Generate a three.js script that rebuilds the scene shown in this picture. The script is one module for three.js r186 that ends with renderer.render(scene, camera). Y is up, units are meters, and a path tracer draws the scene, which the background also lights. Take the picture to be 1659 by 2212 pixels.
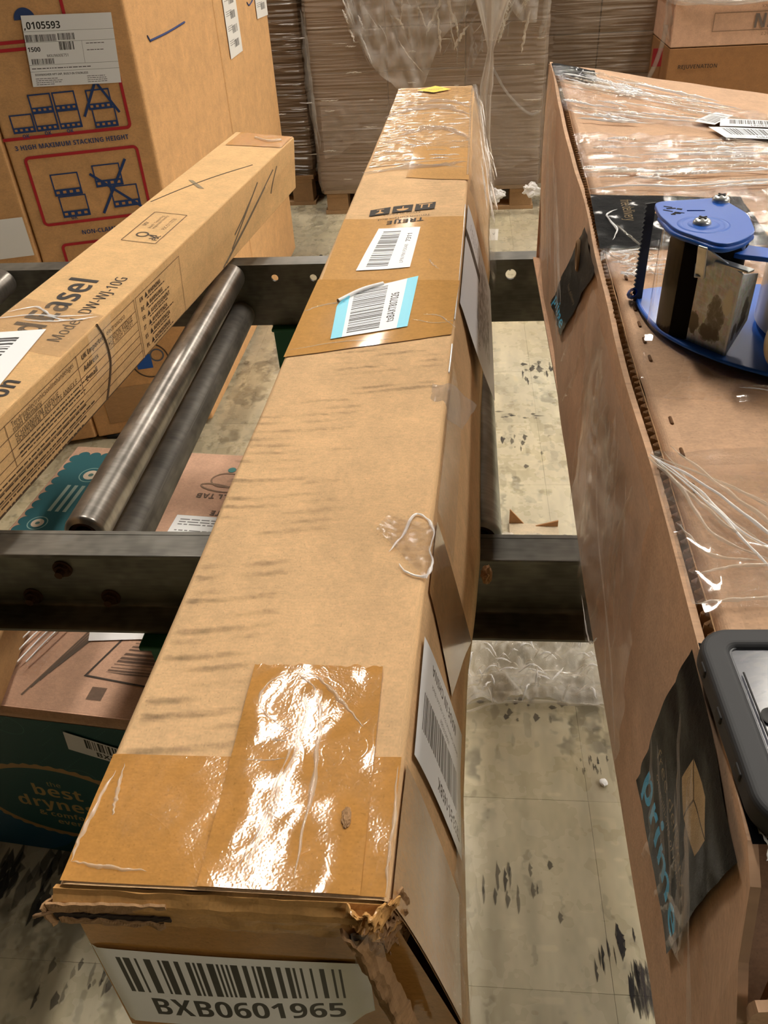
import * as THREE from 'three';
import { RoundedBoxGeometry } from 'three/addons/geometries/RoundedBoxGeometry.js';
import { mergeGeometries } from 'three/addons/utils/BufferGeometryUtils.js';
import { ImprovedNoise } from 'three/addons/math/ImprovedNoise.js';
import { RectAreaLightUniformsLib } from 'three/addons/lights/RectAreaLightUniformsLib.js';

// ---------------------------------------------------------------- camera, light, exposure
const scene = new THREE.Scene();
scene.background = new THREE.Color(0x050505);
const camera = new THREE.PerspectiveCamera(64.59, 1659 / 2212, 0.03, 60);
camera.position.set(0, 1.262, 0);
camera.rotation.order = 'YXZ';
camera.rotation.set(THREE.MathUtils.degToRad(-38.045), THREE.MathUtils.degToRad(6.737), THREE.MathUtils.degToRad(-3.806));
scene.add(camera);
const renderer = new THREE.WebGLRenderer({ antialias: true });
renderer.toneMapping = THREE.LinearToneMapping;
renderer.toneMappingExposure = 1.38;
renderer.shadowMap.enabled = true;
RectAreaLightUniformsLib.init();
const LAMP_COLOR = 0xfff5e8, LAMP_POWER = 40, LAMP_GLOW = 40;      // fluorescent strips under the ceiling

// ---------------------------------------------------------------- helpers
const V = (x, y, z) => new THREE.Vector3(x, y, z);
let seedState = 7;
const rnd = () => { seedState = (seedState + 0x6d2b79f5) | 0; let t = Math.imul(seedState ^ (seedState >>> 15), 1 | seedState); t = (t + Math.imul(t ^ (t >>> 7), 61 | t)) ^ t; return ((t ^ (t >>> 14)) >>> 0) / 4294967296; };
const reseed = (s) => { seedState = s; };
const noise = new ImprovedNoise();
const N = (x, y = 0, z = 0) => noise.noise(x, y, z);
const clamp = (x, a = 0, b = 1) => Math.min(b, Math.max(a, x));
const sstep = (a, b, x) => { const t = clamp((x - a) / (b - a)); return t * t * (3 - 2 * t); };
const lerp = (a, b, t) => a + (b - a) * t;
const interp = (xs, ys, x) => { if (x <= xs[0]) return ys[0]; for (let i = 1; i < xs.length; i++) if (x <= xs[i]) return lerp(ys[i - 1], ys[i], (x - xs[i - 1]) / (xs[i] - xs[i - 1])); return ys[ys.length - 1]; };

const used = {};
function numbered(n) { const k = used[n] = (used[n] ?? -1) + 1; return k ? `${n}_${String(k).padStart(3, '0')}` : n; }
const bases = new Map();
function thing(name, label, category, base = [0, 0, 0], group) {
  const g = new THREE.Group(); g.name = numbered(name); g.position.set(...base);
  g.userData = { label, category }; if (group) g.userData.group = group;
  bases.set(g, base); scene.add(g); return g;
}
function part(parent, name, geo, mat, label, kind) {      // geometry in world coordinates
  const base = bases.get(parent) || [0, 0, 0];
  geo.translate(-base[0], -base[1], -base[2]);
  const m = new THREE.Mesh(geo, mat); m.name = name; m.castShadow = m.receiveShadow = true;
  if (label) m.userData.label = label; if (kind) m.userData.kind = kind;
  parent.add(m); bases.set(m, base); return m;
}
function struct(name, geo, mat) { const m = new THREE.Mesh(geo, mat); m.name = name; m.userData.kind = 'structure'; m.castShadow = m.receiveShadow = true; scene.add(m); bases.set(m, [0, 0, 0]); return m; }

// parametric sheet: fn(s,t) -> Vector3, s to the right, t downwards as the print is read
function sheet(fn, nu = 1, nv = 1, uvm = null) {
  const pos = [], uv = [], idx = [];
  for (let j = 0; j <= nv; j++) for (let i = 0; i <= nu; i++) {
    const s = i / nu, t = j / nv, p = fn(s, t); pos.push(p.x, p.y, p.z);
    if (uvm) uv.push(s * uvm[0], (1 - t) * uvm[1]); else uv.push(s, 1 - t);
  }
  for (let j = 0; j < nv; j++) for (let i = 0; i < nu; i++) { const a = j * (nu + 1) + i, b = a + 1, c = a + nu + 1, d = c + 1; idx.push(a, c, b, b, c, d); }
  const g = new THREE.BufferGeometry();
  g.setAttribute('position', new THREE.Float32BufferAttribute(pos, 3)); g.setAttribute('uv', new THREE.Float32BufferAttribute(uv, 2));
  g.setIndex(idx); g.computeVertexNormals(); return g;
}
const bil = (c) => (s, t) => V(
  lerp(lerp(c[0][0], c[1][0], s), lerp(c[3][0], c[2][0], s), t), lerp(lerp(c[0][1], c[1][1], s), lerp(c[3][1], c[2][1], s), t), lerp(lerp(c[0][2], c[1][2], s), lerp(c[3][2], c[2][2], s), t));
// flat print or sticker given by its corners TL, TR, BR, BL; lifted along its own normal
function quad(c, lift = 0.0006, nu = 4, nv = 4, wob = null) {
  const f = bil(c), n = V(c[1][0] - c[0][0], c[1][1] - c[0][1], c[1][2] - c[0][2]).cross(V(c[3][0] - c[0][0], c[3][1] - c[0][1], c[3][2] - c[0][2])).normalize().negate();
  return sheet((s, t) => { const p = f(s, t); return p.addScaledVector(n, lift + (wob ? wob(s, t) : 0)); }, nu, nv);
}
// thick sheet: the same surface with an underside
function thick(fn, nu, nv, th, uvm) {
  const g = sheet(fn, nu, nv, uvm), p = g.attributes.position, n = g.attributes.normal, W = nu + 1, cnt = p.count;
  const pos = [...p.array], uv = [...g.attributes.uv.array], idx = [...g.index.array];
  for (let i = 0; i < cnt; i++) { pos.push(p.getX(i) - n.getX(i) * th, p.getY(i) - n.getY(i) * th, p.getZ(i) - n.getZ(i) * th); uv.push(uv[2 * i], uv[2 * i + 1]); }
  for (let k = 0, m = g.index.count; k < m; k += 3) idx.push(idx[k] + cnt, idx[k + 2] + cnt, idx[k + 1] + cnt);
  const rim = (a, b) => idx.push(a, b, a + cnt, b, b + cnt, a + cnt);
  for (let i = 0; i < nu; i++) { rim(i, i + 1); rim(nv * W + i + 1, nv * W + i); }
  for (let j = 0; j < nv; j++) { rim((j + 1) * W, j * W); rim(j * W + nu, (j + 1) * W + nu); }
  const q = new THREE.BufferGeometry(); q.setAttribute('position', new THREE.Float32BufferAttribute(pos, 3)); q.setAttribute('uv', new THREE.Float32BufferAttribute(uv, 2)); q.setIndex(idx);
  const r = q.toNonIndexed(); r.computeVertexNormals(); return r;
}
function tube(pts, r, seg = 24, rad = 6) { return new THREE.TubeGeometry(new THREE.CatmullRomCurve3(pts.map((p) => V(...p))), seg, r, rad, false); }
// a low, tapering fold along a path: up is the direction it stands up in
function crease(pts, up, w, h, seg = 36, seed = 1) {
  const c = new THREE.CatmullRomCurve3(pts.map((p) => V(...p))), u = V(...up), K = 4;
  const P2 = [], T2 = []; for (let i = 0; i <= seg; i++) { P2.push(c.getPoint(i / seg)); T2.push(c.getTangent(i / seg)); }
  return sheet((s, t) => { const i = Math.round(s * seg), a = Math.pow(Math.sin(Math.PI * clamp(s, .001, .999)), .55) * (.55 + .9 * Math.abs(N(s * 7, seed * 3.7, 1))), side = T2[i].clone().cross(u).normalize(); return P2[i].clone().addScaledVector(side, (t - .5) * w * a + w * .35 * N(s * 9, seed)).addScaledVector(u, h * a * (1 - Math.pow(2 * t - 1, 2))); }, seg, K);
}
function rbox(w, h, d, r = 0.004, seg = 2) { const g = new RoundedBoxGeometry(w, h, d, seg, Math.min(r, w / 2.1, h / 2.1, d / 2.1)); return boxUV(g); }
function boxUV(g) {                                        // uv in metres, by the dominant normal
  const p = g.attributes.position, n = g.attributes.normal, uv = new Float32Array(p.count * 2);
  for (let i = 0; i < p.count; i++) {
    const ax = Math.abs(n.getX(i)), ay = Math.abs(n.getY(i)), az = Math.abs(n.getZ(i));
    const [a, b] = ay >= ax && ay >= az ? [p.getX(i), -p.getZ(i)] : ax >= az ? [p.getZ(i), p.getY(i)] : [p.getX(i), p.getY(i)];
    uv[2 * i] = a; uv[2 * i + 1] = b;
  }
  g.setAttribute('uv', new THREE.BufferAttribute(uv, 2)); return g;
}
const merge = (list) => mergeGeometries(list.map((g) => { const q = g.index ? g.toNonIndexed() : g; for (const k of Object.keys(q.attributes)) if (!['position', 'normal', 'uv'].includes(k)) q.deleteAttribute(k); return q; }), false);
const cyl = (r, h, seg = 32, r2 = r) => new THREE.CylinderGeometry(r2, r, h, seg);

// ---------------------------------------------------------------- textures
function canvasTex(w, h, draw, srgb = true) {
  const c = document.createElement('canvas'); c.width = w; c.height = h; const x = c.getContext('2d'); draw(x, w, h);
  const t = new THREE.CanvasTexture(c); if (srgb) t.colorSpace = THREE.SRGBColorSpace; t.anisotropy = 8; return t;
}
function dataTex(w, h, f, srgb = false, rep = 1) {           // f(u,v) -> [r,g,b] 0..1, tiling
  const d = new Uint8Array(w * h * 4);
  for (let j = 0; j < h; j++) for (let i = 0; i < w; i++) { const c = f(i, j), k = (j * w + i) * 4; d[k] = clamp(c[0]) * 255; d[k + 1] = clamp(c[1]) * 255; d[k + 2] = clamp(c[2]) * 255; d[k + 3] = 255; }
  const t = new THREE.DataTexture(d, w, h); t.magFilter = THREE.LinearFilter; t.minFilter = THREE.LinearMipmapLinearFilter; t.generateMipmaps = true; t.wrapS = t.wrapT = THREE.RepeatWrapping; t.repeat.set(rep, rep);
  if (srgb) t.colorSpace = THREE.SRGBColorSpace; t.needsUpdate = true; return t;
}
// tiling value noise
function tileNoise(n, seed) {
  reseed(seed); const g = new Float32Array(n * n); for (let i = 0; i < n * n; i++) g[i] = rnd();
  return (x, y) => { x = ((x % n) + n) % n; y = ((y % n) + n) % n; const i = x | 0, j = y | 0, fx = x - i, fy = y - j, a = fx * fx * (3 - 2 * fx), b = fy * fy * (3 - 2 * fy), I = (i + 1) % n, J = (j + 1) % n; return lerp(lerp(g[j * n + i], g[j * n + I], a), lerp(g[J * n + i], g[J * n + I], a), b); };
}
const tn1 = tileNoise(256, 1), tn2 = tileNoise(64, 2), tn3 = tileNoise(16, 3), tn4 = tileNoise(8, 4);
const fiber = dataTex(512, 512, (i, j) => {                 // 0.25 m of kraft paper
  const u = i / 512, v = j / 512;
  const f = 0.5 * (tn1(u * 256, v * 256) - .5) + 0.4 * (tn1(u * 64, v * 256) - .5) + 0.35 * (tn2(u * 64, v * 64) - .5) + 0.45 * (tn3(u * 16, v * 16) - .5) + .3 * (tn4(u * 8, v * 8) - .5);
  const speck = tn1(u * 256 + 77, v * 256 + 31) > .94 ? -.08 : 0;
  const k = .93 + f * .12 + speck; return [k, k * (1 - f * .012), k * (1 - f * .02)];
}, true, 4);
const fluteBump = dataTex(256, 256, (i, j) => { const v = j / 256; const k = .5 + .35 * Math.sin(v * Math.PI * 2 * 36) + .2 * (tn2(i / 4, j / 4) - .5); return [k, k, k]; }, false, 4);
const crinkle = dataTex(1024, 1024, (i, j) => {
  const u = i / 1024, v = j / 1024, w = (tn3(u * 16, v * 16) - .5) * 1.4, w2 = (tn3(v * 16 + 5, u * 16) - .5) * 1.4;
  let k = .28 * tn4(u * 8 + w * .3, v * 8 + w2 * .3) + .13 * tn2(u * 64, v * 64) + .10 * tn1(u * 256, v * 256);
  const r1 = 1 - Math.abs(2 * tn4(u * 8 + w + 3, v * 8 + w2 + 1) - 1), r2 = 1 - Math.abs(2 * tn3(u * 16 + w + 7, v * 16 + w2) - 1);
  k += .12 * Math.pow(r1, 22) + .10 * Math.pow(r2, 14) * sstep(.45, .7, tn4(u * 8 + 2, v * 8 + 6));
  return [k, k, k];
}, false, 5);
const streakBump = dataTex(512, 512, (i, j) => { const u = i / 512, v = j / 512; const k = .5 * (1 - Math.abs(2 * tn1(u * 4, v * 64) - 1)) + .3 * (1 - Math.abs(2 * tn1(u * 8 + 5, v * 128) - 1)) + .2 * tn2(u * 16, v * 64); return [k, k, k]; }, false, 1);
const metalGrime = dataTex(512, 512, (i, j) => { const u = i / 512, v = j / 512; const k = .55 * tn3(u * 16, v * 16) + .25 * tn2(u * 64, v * 64) + .2 * tn1(u * 32, v * 256); const b = .6 + k * .55; return [b, b * .985, b * .96]; }, true, 2);
const grimeRough = dataTex(256, 256, (i, j) => { const u = i / 256, v = j / 256; const k = .35 + .5 * tn3(u * 16, v * 16) + .25 * (tn2(u * 64, v * 64) - .5); return [k, k, k]; }, false, 2);

// ---------------------------------------------------------------- materials
const S = THREE.MeshStandardMaterial, P = THREE.MeshPhysicalMaterial;
const DS = THREE.DoubleSide;
const card = (color, rough = .85, extra = {}) => new S({ color, map: fiber, roughness: rough, bumpMap: fiber, bumpScale: .0004, side: DS, ...extra });
const M = {
  kraft: card(0xe3bb8a), kraftEasel: card(0xe3b981), kraftBig: card(0xe0ae76), kraftRight: card(0xd3ac8a), kraftDark: card(0xb8875a), kraftPink: card(0xd2a88c), kraftBrown: card(0x9a6c40),
  inner: card(0xa8835c), torn: card(0xb08a62, .95),
  tapeBrown: new P({ color: 0xc8924f, map: fiber, roughness: .1, specularIntensity: .55, bumpMap: crinkle, bumpScale: .0002, side: DS }),
  tapeThin: new P({ color: 0xd6a464, map: fiber, roughness: .8, specularIntensity: .3, clearcoat: .5, clearcoatRoughness: .08, bumpMap: crinkle, bumpScale: .0002, side: DS }),
  tapeSide: new P({ color: 0xb98a56, map: fiber, roughness: .25, clearcoat: .8, clearcoatRoughness: .1, bumpMap: crinkle, bumpScale: .0004, side: DS }),
  film: new P({ color: 0xffffff, transmission: 1, thickness: 0, roughness: .09, ior: 1.5, bumpMap: crinkle, bumpScale: .002, side: DS }),
  filmFlat: new P({ color: 0xffffff, transmission: 1, thickness: 0, roughness: .06, ior: 1.5, side: DS }),
  filmMilk: new P({ color: 0xf2ece4, transparent: true, opacity: .3, roughness: .22, clearcoat: 1, clearcoatRoughness: .12, bumpMap: crinkle, bumpScale: .003, side: DS }),
  wrinkle: new P({ color: 0xf4ead8, transparent: true, opacity: .34, roughness: .08, clearcoat: 1, clearcoatRoughness: .05, side: DS }),
  glintWearWhite: new P({ color: 0xffffff, transparent: true, opacity: .8, roughness: .15, clearcoat: 1, side: DS }),  // near-opaque white: paints glints on film and tape, also the worn edges
  steel: new S({ color: 0x7c7a76, map: metalGrime, metalness: .35, roughness: .55 }),
  steelRail: new S({ color: 0x75746f, map: metalGrime, metalness: .4, roughness: .4, side: DS }),
  roller: new S({ color: 0xa19d99, map: metalGrime, metalness: .78, roughness: .3 }),
  zinc: new S({ color: 0xb9c0c2, map: metalGrime, metalness: .9, roughness: .38 }),
  rust: new S({ color: 0x4a2f1e, metalness: .3, roughness: .8 }),
  green: new S({ color: 0x12573a, roughness: .45, metalness: .1, side: DS }),
  black: new S({ color: 0x111111, roughness: .6 }),
  rubber: new S({ color: 0x25272a, roughness: .62 }),
  blue: new P({ color: 0x1a5cbf, roughness: .42, specularIntensity: .6, clearcoat: .15, clearcoatRoughness: .15, side: DS }),
  screw: new S({ color: 0xdfe2de, metalness: .65, roughness: .25 }),
  cream: new S({ color: 0xe7d9b0, roughness: .4 }),
  white: new S({ color: 0xf3f3f3, roughness: .6, side: DS }),
  wood: card(0xb08a5e, .9),
  dark: new S({ color: 0x1b1816, roughness: .9 }),
};
const print = (tex, rough = .75, extra = {}) => new S({ map: tex, transparent: true, roughness: rough, side: DS, ...extra });
const paper = (tex, rough = .45, extra = {}) => new S({ map: tex, roughness: rough, side: DS, ...extra });

// barcode bars into a box
function bars(x, x0, y0, w, h, seed, vertical = true, n = 60) {
  reseed(seed); x.fillStyle = '#111'; let p = 0; const u = (vertical ? w : h) / (n * 2.3);
  while (p < (vertical ? w : h)) { const b = u * (1 + ((rnd() * 3) | 0)), g = u * (1 + ((rnd() * 3) | 0)); if (vertical) x.fillRect(x0 + p, y0, Math.min(b, w - p), h); else x.fillRect(x0, y0 + p, w, Math.min(b, h - p)); p += b + g; }
}
function lines(x, x0, y0, w, n, dy, size, seed, color = '#333') { reseed(seed); x.fillStyle = color; for (let i = 0; i < n; i++) { let p = 0; while (p < w * (.6 + .4 * rnd())) { const l = size * (1 + rnd() * 4); x.fillRect(x0 + p, y0 + i * dy, Math.min(l, w - p), size * .6); p += l + size * .7; } } }
function rrect(x, a, b, w, h, r) { x.beginPath(); x.moveTo(a + r, b); x.arcTo(a + w, b, a + w, b + h, r); x.arcTo(a + w, b + h, a, b + h, r); x.arcTo(a, b + h, a, b, r); x.arcTo(a, b, a + w, b, r); x.closePath(); }

// ---------------------------------------------------------------- the hall
const CEIL = 4.9;
{
  // worn vinyl tiles, one texture over the whole floor, each tile a mesh
  const floorTex = dataTex(1024, 1024, (i, j) => {
    const u = i / 1024, v = j / 1024;
    let k = .6 * (tn3(u * 16, v * 16) - .5) + .5 * (tn2(u * 64, v * 32) - .5) + .5 * (tn2(u * 64 + 9, v * 16 + 3) - .5) + .3 * (tn1(u * 256, v * 128) - .5) + .3 * (tn1(u * 128 + 5, v * 16) - .5);
    const wx = (tn2(u * 64, v * 64) - .5) * 1.2 + (tn1(u * 256, v * 256) - .5) * .6, wy = (tn2(v * 64 + 9, u * 64) - .5) * 1.2;
    const q = .5 * tn3(u * 16 + wx * .5, v * 16 + wy * .5) + .3 * tn2(u * 64 + wx, v * 32 + wy) + .2 * tn1(u * 128 + wx, v * 64), zone = tn4(u * 8 + 2, v * 8 + 5);
    const d = sstep(.60, .82, q + (zone - .5) * .22) * .45 + sstep(.66, .72, .55 * tn2(u * 64 + wx * 1.5 + 5, v * 32 + wy) + .45 * tn1(u * 128 + 7, v * 48 + wy) + (zone - .5) * .1) * .16;
    const pale = sstep(.8, .95, tn1(u * 64 + 3, v * 128 + 77)) * .06;
    k = .93 + k * .15 - d * .55 + pale;
    const w = (tn4(u * 8 + 4, v * 8 + 1) - .5) * .05;
    return [k * (1 + w * .5), k, k * (1 - w)];
  }, true, 1 / 1.83);
  const tones = [0xc7bd9f, 0xc4ba9d, 0xc9bfa2, 0xc3b99d, 0xc6bda0].map((c) => new S({ color: c, map: floorTex, roughness: .48, roughnessMap: grimeRough, bumpMap: floorTex, bumpScale: .0006 }));
  const slab = struct('floor', new THREE.BoxGeometry(34, .1, 34).translate(0, -.0535, -6), new S({ color: 0x9a916f, roughness: .8 }));
  const T0 = .3048, x0 = .223 - T0 * 9, z0 = -.5 + T0 * 3;
  reseed(40);
  for (let i = 0; i < 16; i++) for (let j = 0; j < 18; j++) {
    const g = new RoundedBoxGeometry(T0 - .0003, .006, T0 - .0003, 1, .0003), cx = x0 + (i + .5) * T0, cz = z0 - (j + .5) * T0;
    g.translate(cx, -.003 + (rnd() - .5) * .0004, cz); const p = g.attributes.position, uv = [], sw = rnd() < 2;
    for (let k = 0; k < p.count; k++) uv.push(sw ? p.getX(k) : p.getZ(k) + .4, sw ? -p.getZ(k) : p.getX(k) + .9);
    g.setAttribute('uv', new THREE.Float32BufferAttribute(uv, 2));
    part(slab, 'tile', g, tones[(rnd() * 5) | 0]);
  }
  // rubber marks and gouges
  const mark = (c, seed, fn) => part(slab, 'scuff_mark', quad(c, .0006, 1, 1), print(canvasTex(256, 256, (x) => { reseed(seed); fn(x); }), .8));
  const streaks = (n, w0, w1, l0, l1, col) => (x) => { for (let i = 0; i < n; i++) { const cx = 30 + rnd() * 196, cy = 20 + rnd() * 120, w = lerp(w0, w1, rnd()), l = lerp(l0, l1, rnd()); x.fillStyle = col(); x.beginPath(); x.moveTo(cx, cy); for (let k = 1; k <= 8; k++) x.lineTo(cx + w * (.3 + .7 * rnd()) * Math.sin(k / 8 * 3.14) + (rnd() - .5) * 2, cy + l * k / 8); x.lineTo(cx - w * .4, cy + l * .5); x.fill(); } };
  const sq = (cx, cz, w, d) => [[cx - w, 0, cz - d], [cx + w, 0, cz - d], [cx + w, 0, cz + d], [cx - w, 0, cz + d]];
  mark(sq(.272, -.508, .019, .05), 2, streaks(70, 14, 60, 60, 120, () => `rgba(48,42,42,${.15 + rnd() * .25})`));
  mark(sq(.252, -.52, .014, .05), 18, streaks(9, 16, 60, 90, 150, () => `rgba(20,18,18,${.55 + rnd() * .4})`));
  mark(sq(.27, -.57, .045, .04), 3, streaks(16, 8, 38, 60, 130, () => `rgba(28,24,24,${.5 + rnd() * .45})`));
  mark(sq(.215, -.55, .025, .035), 4, streaks(10, 5, 22, 70, 140, () => `rgba(24,20,20,${.5 + rnd() * .45})`));
  mark(sq(.24, -.87, .04, .035), 5, streaks(14, 4, 14, 20, 90, () => `rgba(40,38,36,${.4 + rnd() * .4})`));
  mark(sq(.25, -2.3, .07, .12), 6, streaks(18, 8, 40, 15, 60, () => `rgba(50,46,44,${.3 + rnd() * .45})`));
  mark(sq(.18, -2.05, .09, .05), 7, streaks(12, 8, 40, 8, 30, () => `rgba(60,56,52,${.3 + rnd() * .4})`));
  mark(sq(-.36, -2.05, .16, .16), 8, streaks(24, 10, 40, 15, 60, () => `rgba(45,42,40,${.25 + rnd() * .45})`));
  mark(sq(-.35, -1.6, .06, .08), 9, streaks(6, 16, 50, 40, 110, () => `rgba(30,28,28,${.4 + rnd() * .45})`));
  mark(sq(-.66, -.62, .13, .08), 10, streaks(26, 8, 26, 60, 130, () => `rgba(36,32,30,${.4 + rnd() * .45})`));
  mark(sq(.12, -.98, .12, .08), 12, streaks(22, 4, 16, 8, 40, () => `rgba(70,62,56,${.3 + rnd() * .4})`));
  mark(sq(.14, -1.8, .12, .2), 13, streaks(16, 4, 14, 6, 26, () => `rgba(60,54,50,${.4 + rnd() * .4})`));
  mark(sq(.14, -3.2, .16, .2), 14, streaks(16, 8, 30, 6, 24, () => `rgba(50,46,42,${.4 + rnd() * .4})`));
  mark(sq(-.6, -3.2, .2, .3), 15, streaks(22, 8, 30, 6, 34, () => `rgba(44,40,38,${.4 + rnd() * .4})`));
  mark(sq(.1, -.62, .08, .1), 16, streaks(14, 3, 12, 10, 70, () => `rgba(60,54,48,${.3 + rnd() * .4})`));
  mark(sq(-.55, -.46, .1, .06), 17, streaks(16, 4, 14, 20, 90, () => `rgba(70,62,54,${.3 + rnd() * .4})`));
}
{
  const wallM = new S({ color: 0x6a6762, roughness: .9 });
  struct('wall_back', new THREE.BoxGeometry(34, 5.2, .2).translate(0, 2.5, -23), wallM);
  struct('wall_front', new THREE.BoxGeometry(34, 5.2, .2).translate(0, 2.5, 11), wallM);
  struct('wall_left', new THREE.BoxGeometry(.2, 5.2, 34).translate(-17, 2.5, -6), wallM);
  struct('wall_right', new THREE.BoxGeometry(.2, 5.2, 34).translate(17, 2.5, -6), wallM);
  struct('ceiling', new THREE.BoxGeometry(34, .2, 34).translate(0, CEIL + .25, -6), new S({ color: 0x4a4846, roughness: .95 }));
  // rows of strip lights
  const glow = new S({ color: 0xffffff, emissive: LAMP_COLOR, emissiveIntensity: LAMP_GLOW }), shell = new S({ color: 0xd9d9d6, roughness: .6 });
  const L = 1.7, W = .22;
  const lampAt = (x, z) => {
    const t = thing('ceiling_light', 'white fluorescent strip light hanging under the warehouse ceiling', 'light', [x, CEIL, z], 'rows of ceiling strip lights');
    part(t, 'housing', rbox(W + .06, .08, L + .06, .01).translate(x, CEIL + .05, z), shell);
    part(t, 'diffuser', rbox(W, .02, L, .004).translate(x, CEIL, z), glow);
    const l = new THREE.RectAreaLight(LAMP_COLOR, LAMP_POWER, W, L); l.position.set(0, -.015, 0); l.rotation.x = -Math.PI / 2; t.add(l);
  };
  for (const x of [-1.05, 2.2, 5.4, 9, 13]) for (const z of [2.2, -2.75, -8, -14]) if (z < 0 || x > 5) lampAt(x, z);
  lampAt(-6, -8); lampAt(-6, -14);
}

// ---------------------------------------------------------------- roller conveyor
const ROLLERS = [-.753, -.367, .019, .405];
{
  const t = thing('roller_conveyor', 'dark steel gravity roller conveyor with channel side rails and green legs', 'conveyor', [-.1, 0, -.9]);
  const X0 = -1.7, X1 = 1.7, yT = .782, yB = .678, FL = .036;
  // near rail opens towards the camera, far rail away from it
  const channel = (zw, dir, holes) => {
    const L = X1 - X0, s = new THREE.Shape(); s.moveTo(X0, yB); s.lineTo(X1, yB); s.lineTo(X1, yT); s.lineTo(X0, yT); s.closePath();
    for (const [hx, hy, r] of holes) { const h = new THREE.Path(); h.absarc(hx, hy, r, 0, Math.PI * 2, true); s.holes.push(h); }
    const web = new THREE.ExtrudeGeometry(s, { depth: .005, bevelEnabled: false, curveSegments: 20 }); web.translate(0, 0, dir > 0 ? zw : zw - .005);
    const fl = (y) => { const f = new THREE.Shape(); const a = y > .73 ? -1 : 1; f.moveTo(.0006, a * .0005); f.lineTo(FL - .002, 0); f.quadraticCurveTo(FL, 0, FL, a * .002); f.lineTo(FL, a * .004); f.quadraticCurveTo(FL - .003, a * .006, FL - .01, a * .0065); f.lineTo(.009, a * .009); f.quadraticCurveTo(.0055, a * .0095, .005, a * .014); f.lineTo(.0006, a * .014); f.closePath();
      const g = new THREE.ExtrudeGeometry(f, { depth: L, bevelEnabled: false, curveSegments: 5 }); g.rotateY(-Math.PI / 2); g.scale(1, 1, dir); g.translate(X1, y, zw); if (dir < 0) { const ix = g.index; const p = g.attributes.position; for (let k = 0; k < p.count; k += 3) { for (const at of ['position', 'normal', 'uv']) { const A = g.attributes[at], n = A.itemSize; for (let c = 0; c < n; c++) { const v = A.array[(k + 1) * n + c]; A.array[(k + 1) * n + c] = A.array[(k + 2) * n + c]; A.array[(k + 2) * n + c] = v; } } } g.computeVertexNormals(); } return g; };
    const g = merge([web, fl(yT), fl(yB)]); return boxUV(g);
  };
  const holes = [[-.3, .76, .0058], [-.237, .759, .0058], [.079, .758, .0085], [.2, .76, .0058], [-.62, .76, .0058]];
  const nearRail = part(t, 'side_rail', channel(-.577, 1, []), M.steelRail);
  part(t, 'side_rail', channel(-1.248, -1, holes), M.steelRail);
  const rollerLit = new S({ color: 0xc3cdcf, map: metalGrime, metalness: .5, roughness: .4 });  // paler copy of the roller metal, light on it put into the colour
  const bolt = (x, y) => { const g = cyl(.0075, .006, 6).rotateX(Math.PI / 2).translate(x, y, -.570), w = cyl(.010, .002, 20).rotateX(Math.PI / 2).translate(x, y, -.5715), k = cyl(.0042, .01, 10).rotateX(Math.PI / 2).translate(x, y, -.566); part(nearRail, 'bolt', merge([g, w, k]), M.rust); };
  bolt(-.393, .737); bolt(-.436, .699); bolt(-.353, .699); bolt(-.75, .737);
  for (const x of ROLLERS) {
    const r = .0213, y = .768, z0 = -.588, z1 = -1.238, pts = [];
    for (const [rr, zz] of [[.0155, z0 + .002], [r - .0025, z0], [r - .0006, z0 - .0012], [r, z0 - .004], [r, z0 - .2], [r, z0 - .45], [r, z1 + .004], [r - .0006, z1 + .0012], [r - .0025, z1], [.0155, z1 - .002]]) pts.push(new THREE.Vector2(rr, -zz));
    const g = new THREE.LatheGeometry(pts, 48).rotateX(-Math.PI / 2); g.translate(x, y, 0);
    const uv = g.attributes.uv, p = g.attributes.position; for (let k = 0; k < uv.count; k++) uv.setXY(k, uv.getX(k) * .134, p.getZ(k));
    const ro = part(t, 'roller', g, x > 0 ? rollerLit : M.roller, x > 0 ? 'roller with light put into its paler colour' : undefined);
    part(ro, 'bearing', merge([new THREE.TorusGeometry(.0125, .0028, 8, 28).translate(x, y, z0 - .002), cyl(.006, .03, 16).rotateX(Math.PI / 2).translate(x, y, z0 - .002)]), M.rust);
    // tie tube below each roller
    const g2 = cyl(.0213, .664, 40).rotateX(Math.PI / 2).translate(x + .004, .700, -.9125); part(t, 'lower_roller', boxUV(g2), M.steel);
  }
  for (const [x, z] of [[-.225, -.556], [-.225, -1.266], [1.1, -.556], [1.1, -1.266]]) {
    const s = new THREE.Shape(); s.moveTo(-.092, 0); s.lineTo(.092, 0); s.lineTo(.09, -.11); s.lineTo(.05, -.22); s.lineTo(.045, -.68); s.lineTo(-.045, -.68); s.lineTo(-.05, -.22); s.lineTo(-.09, -.11); s.closePath();
    const g = new THREE.ExtrudeGeometry(s, { depth: .006, bevelEnabled: true, bevelSize: .001, bevelThickness: .001, bevelSegments: 2 }).translate(x, .678, z);
    const lip = rbox(.18, .006, .04, .002).translate(x, .674, z + .012), rib = rbox(.006, .5, .035, .002).translate(x + .046, .25, z + .016), rib2 = rbox(.006, .5, .035, .002).translate(x - .046, .25, z + .016), foot = rbox(.12, .006, .09, .002).translate(x, .003, z + .01);
    part(t, 'leg', merge([g, lip, rib, rib2, foot]), M.green);
  }
}

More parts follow.
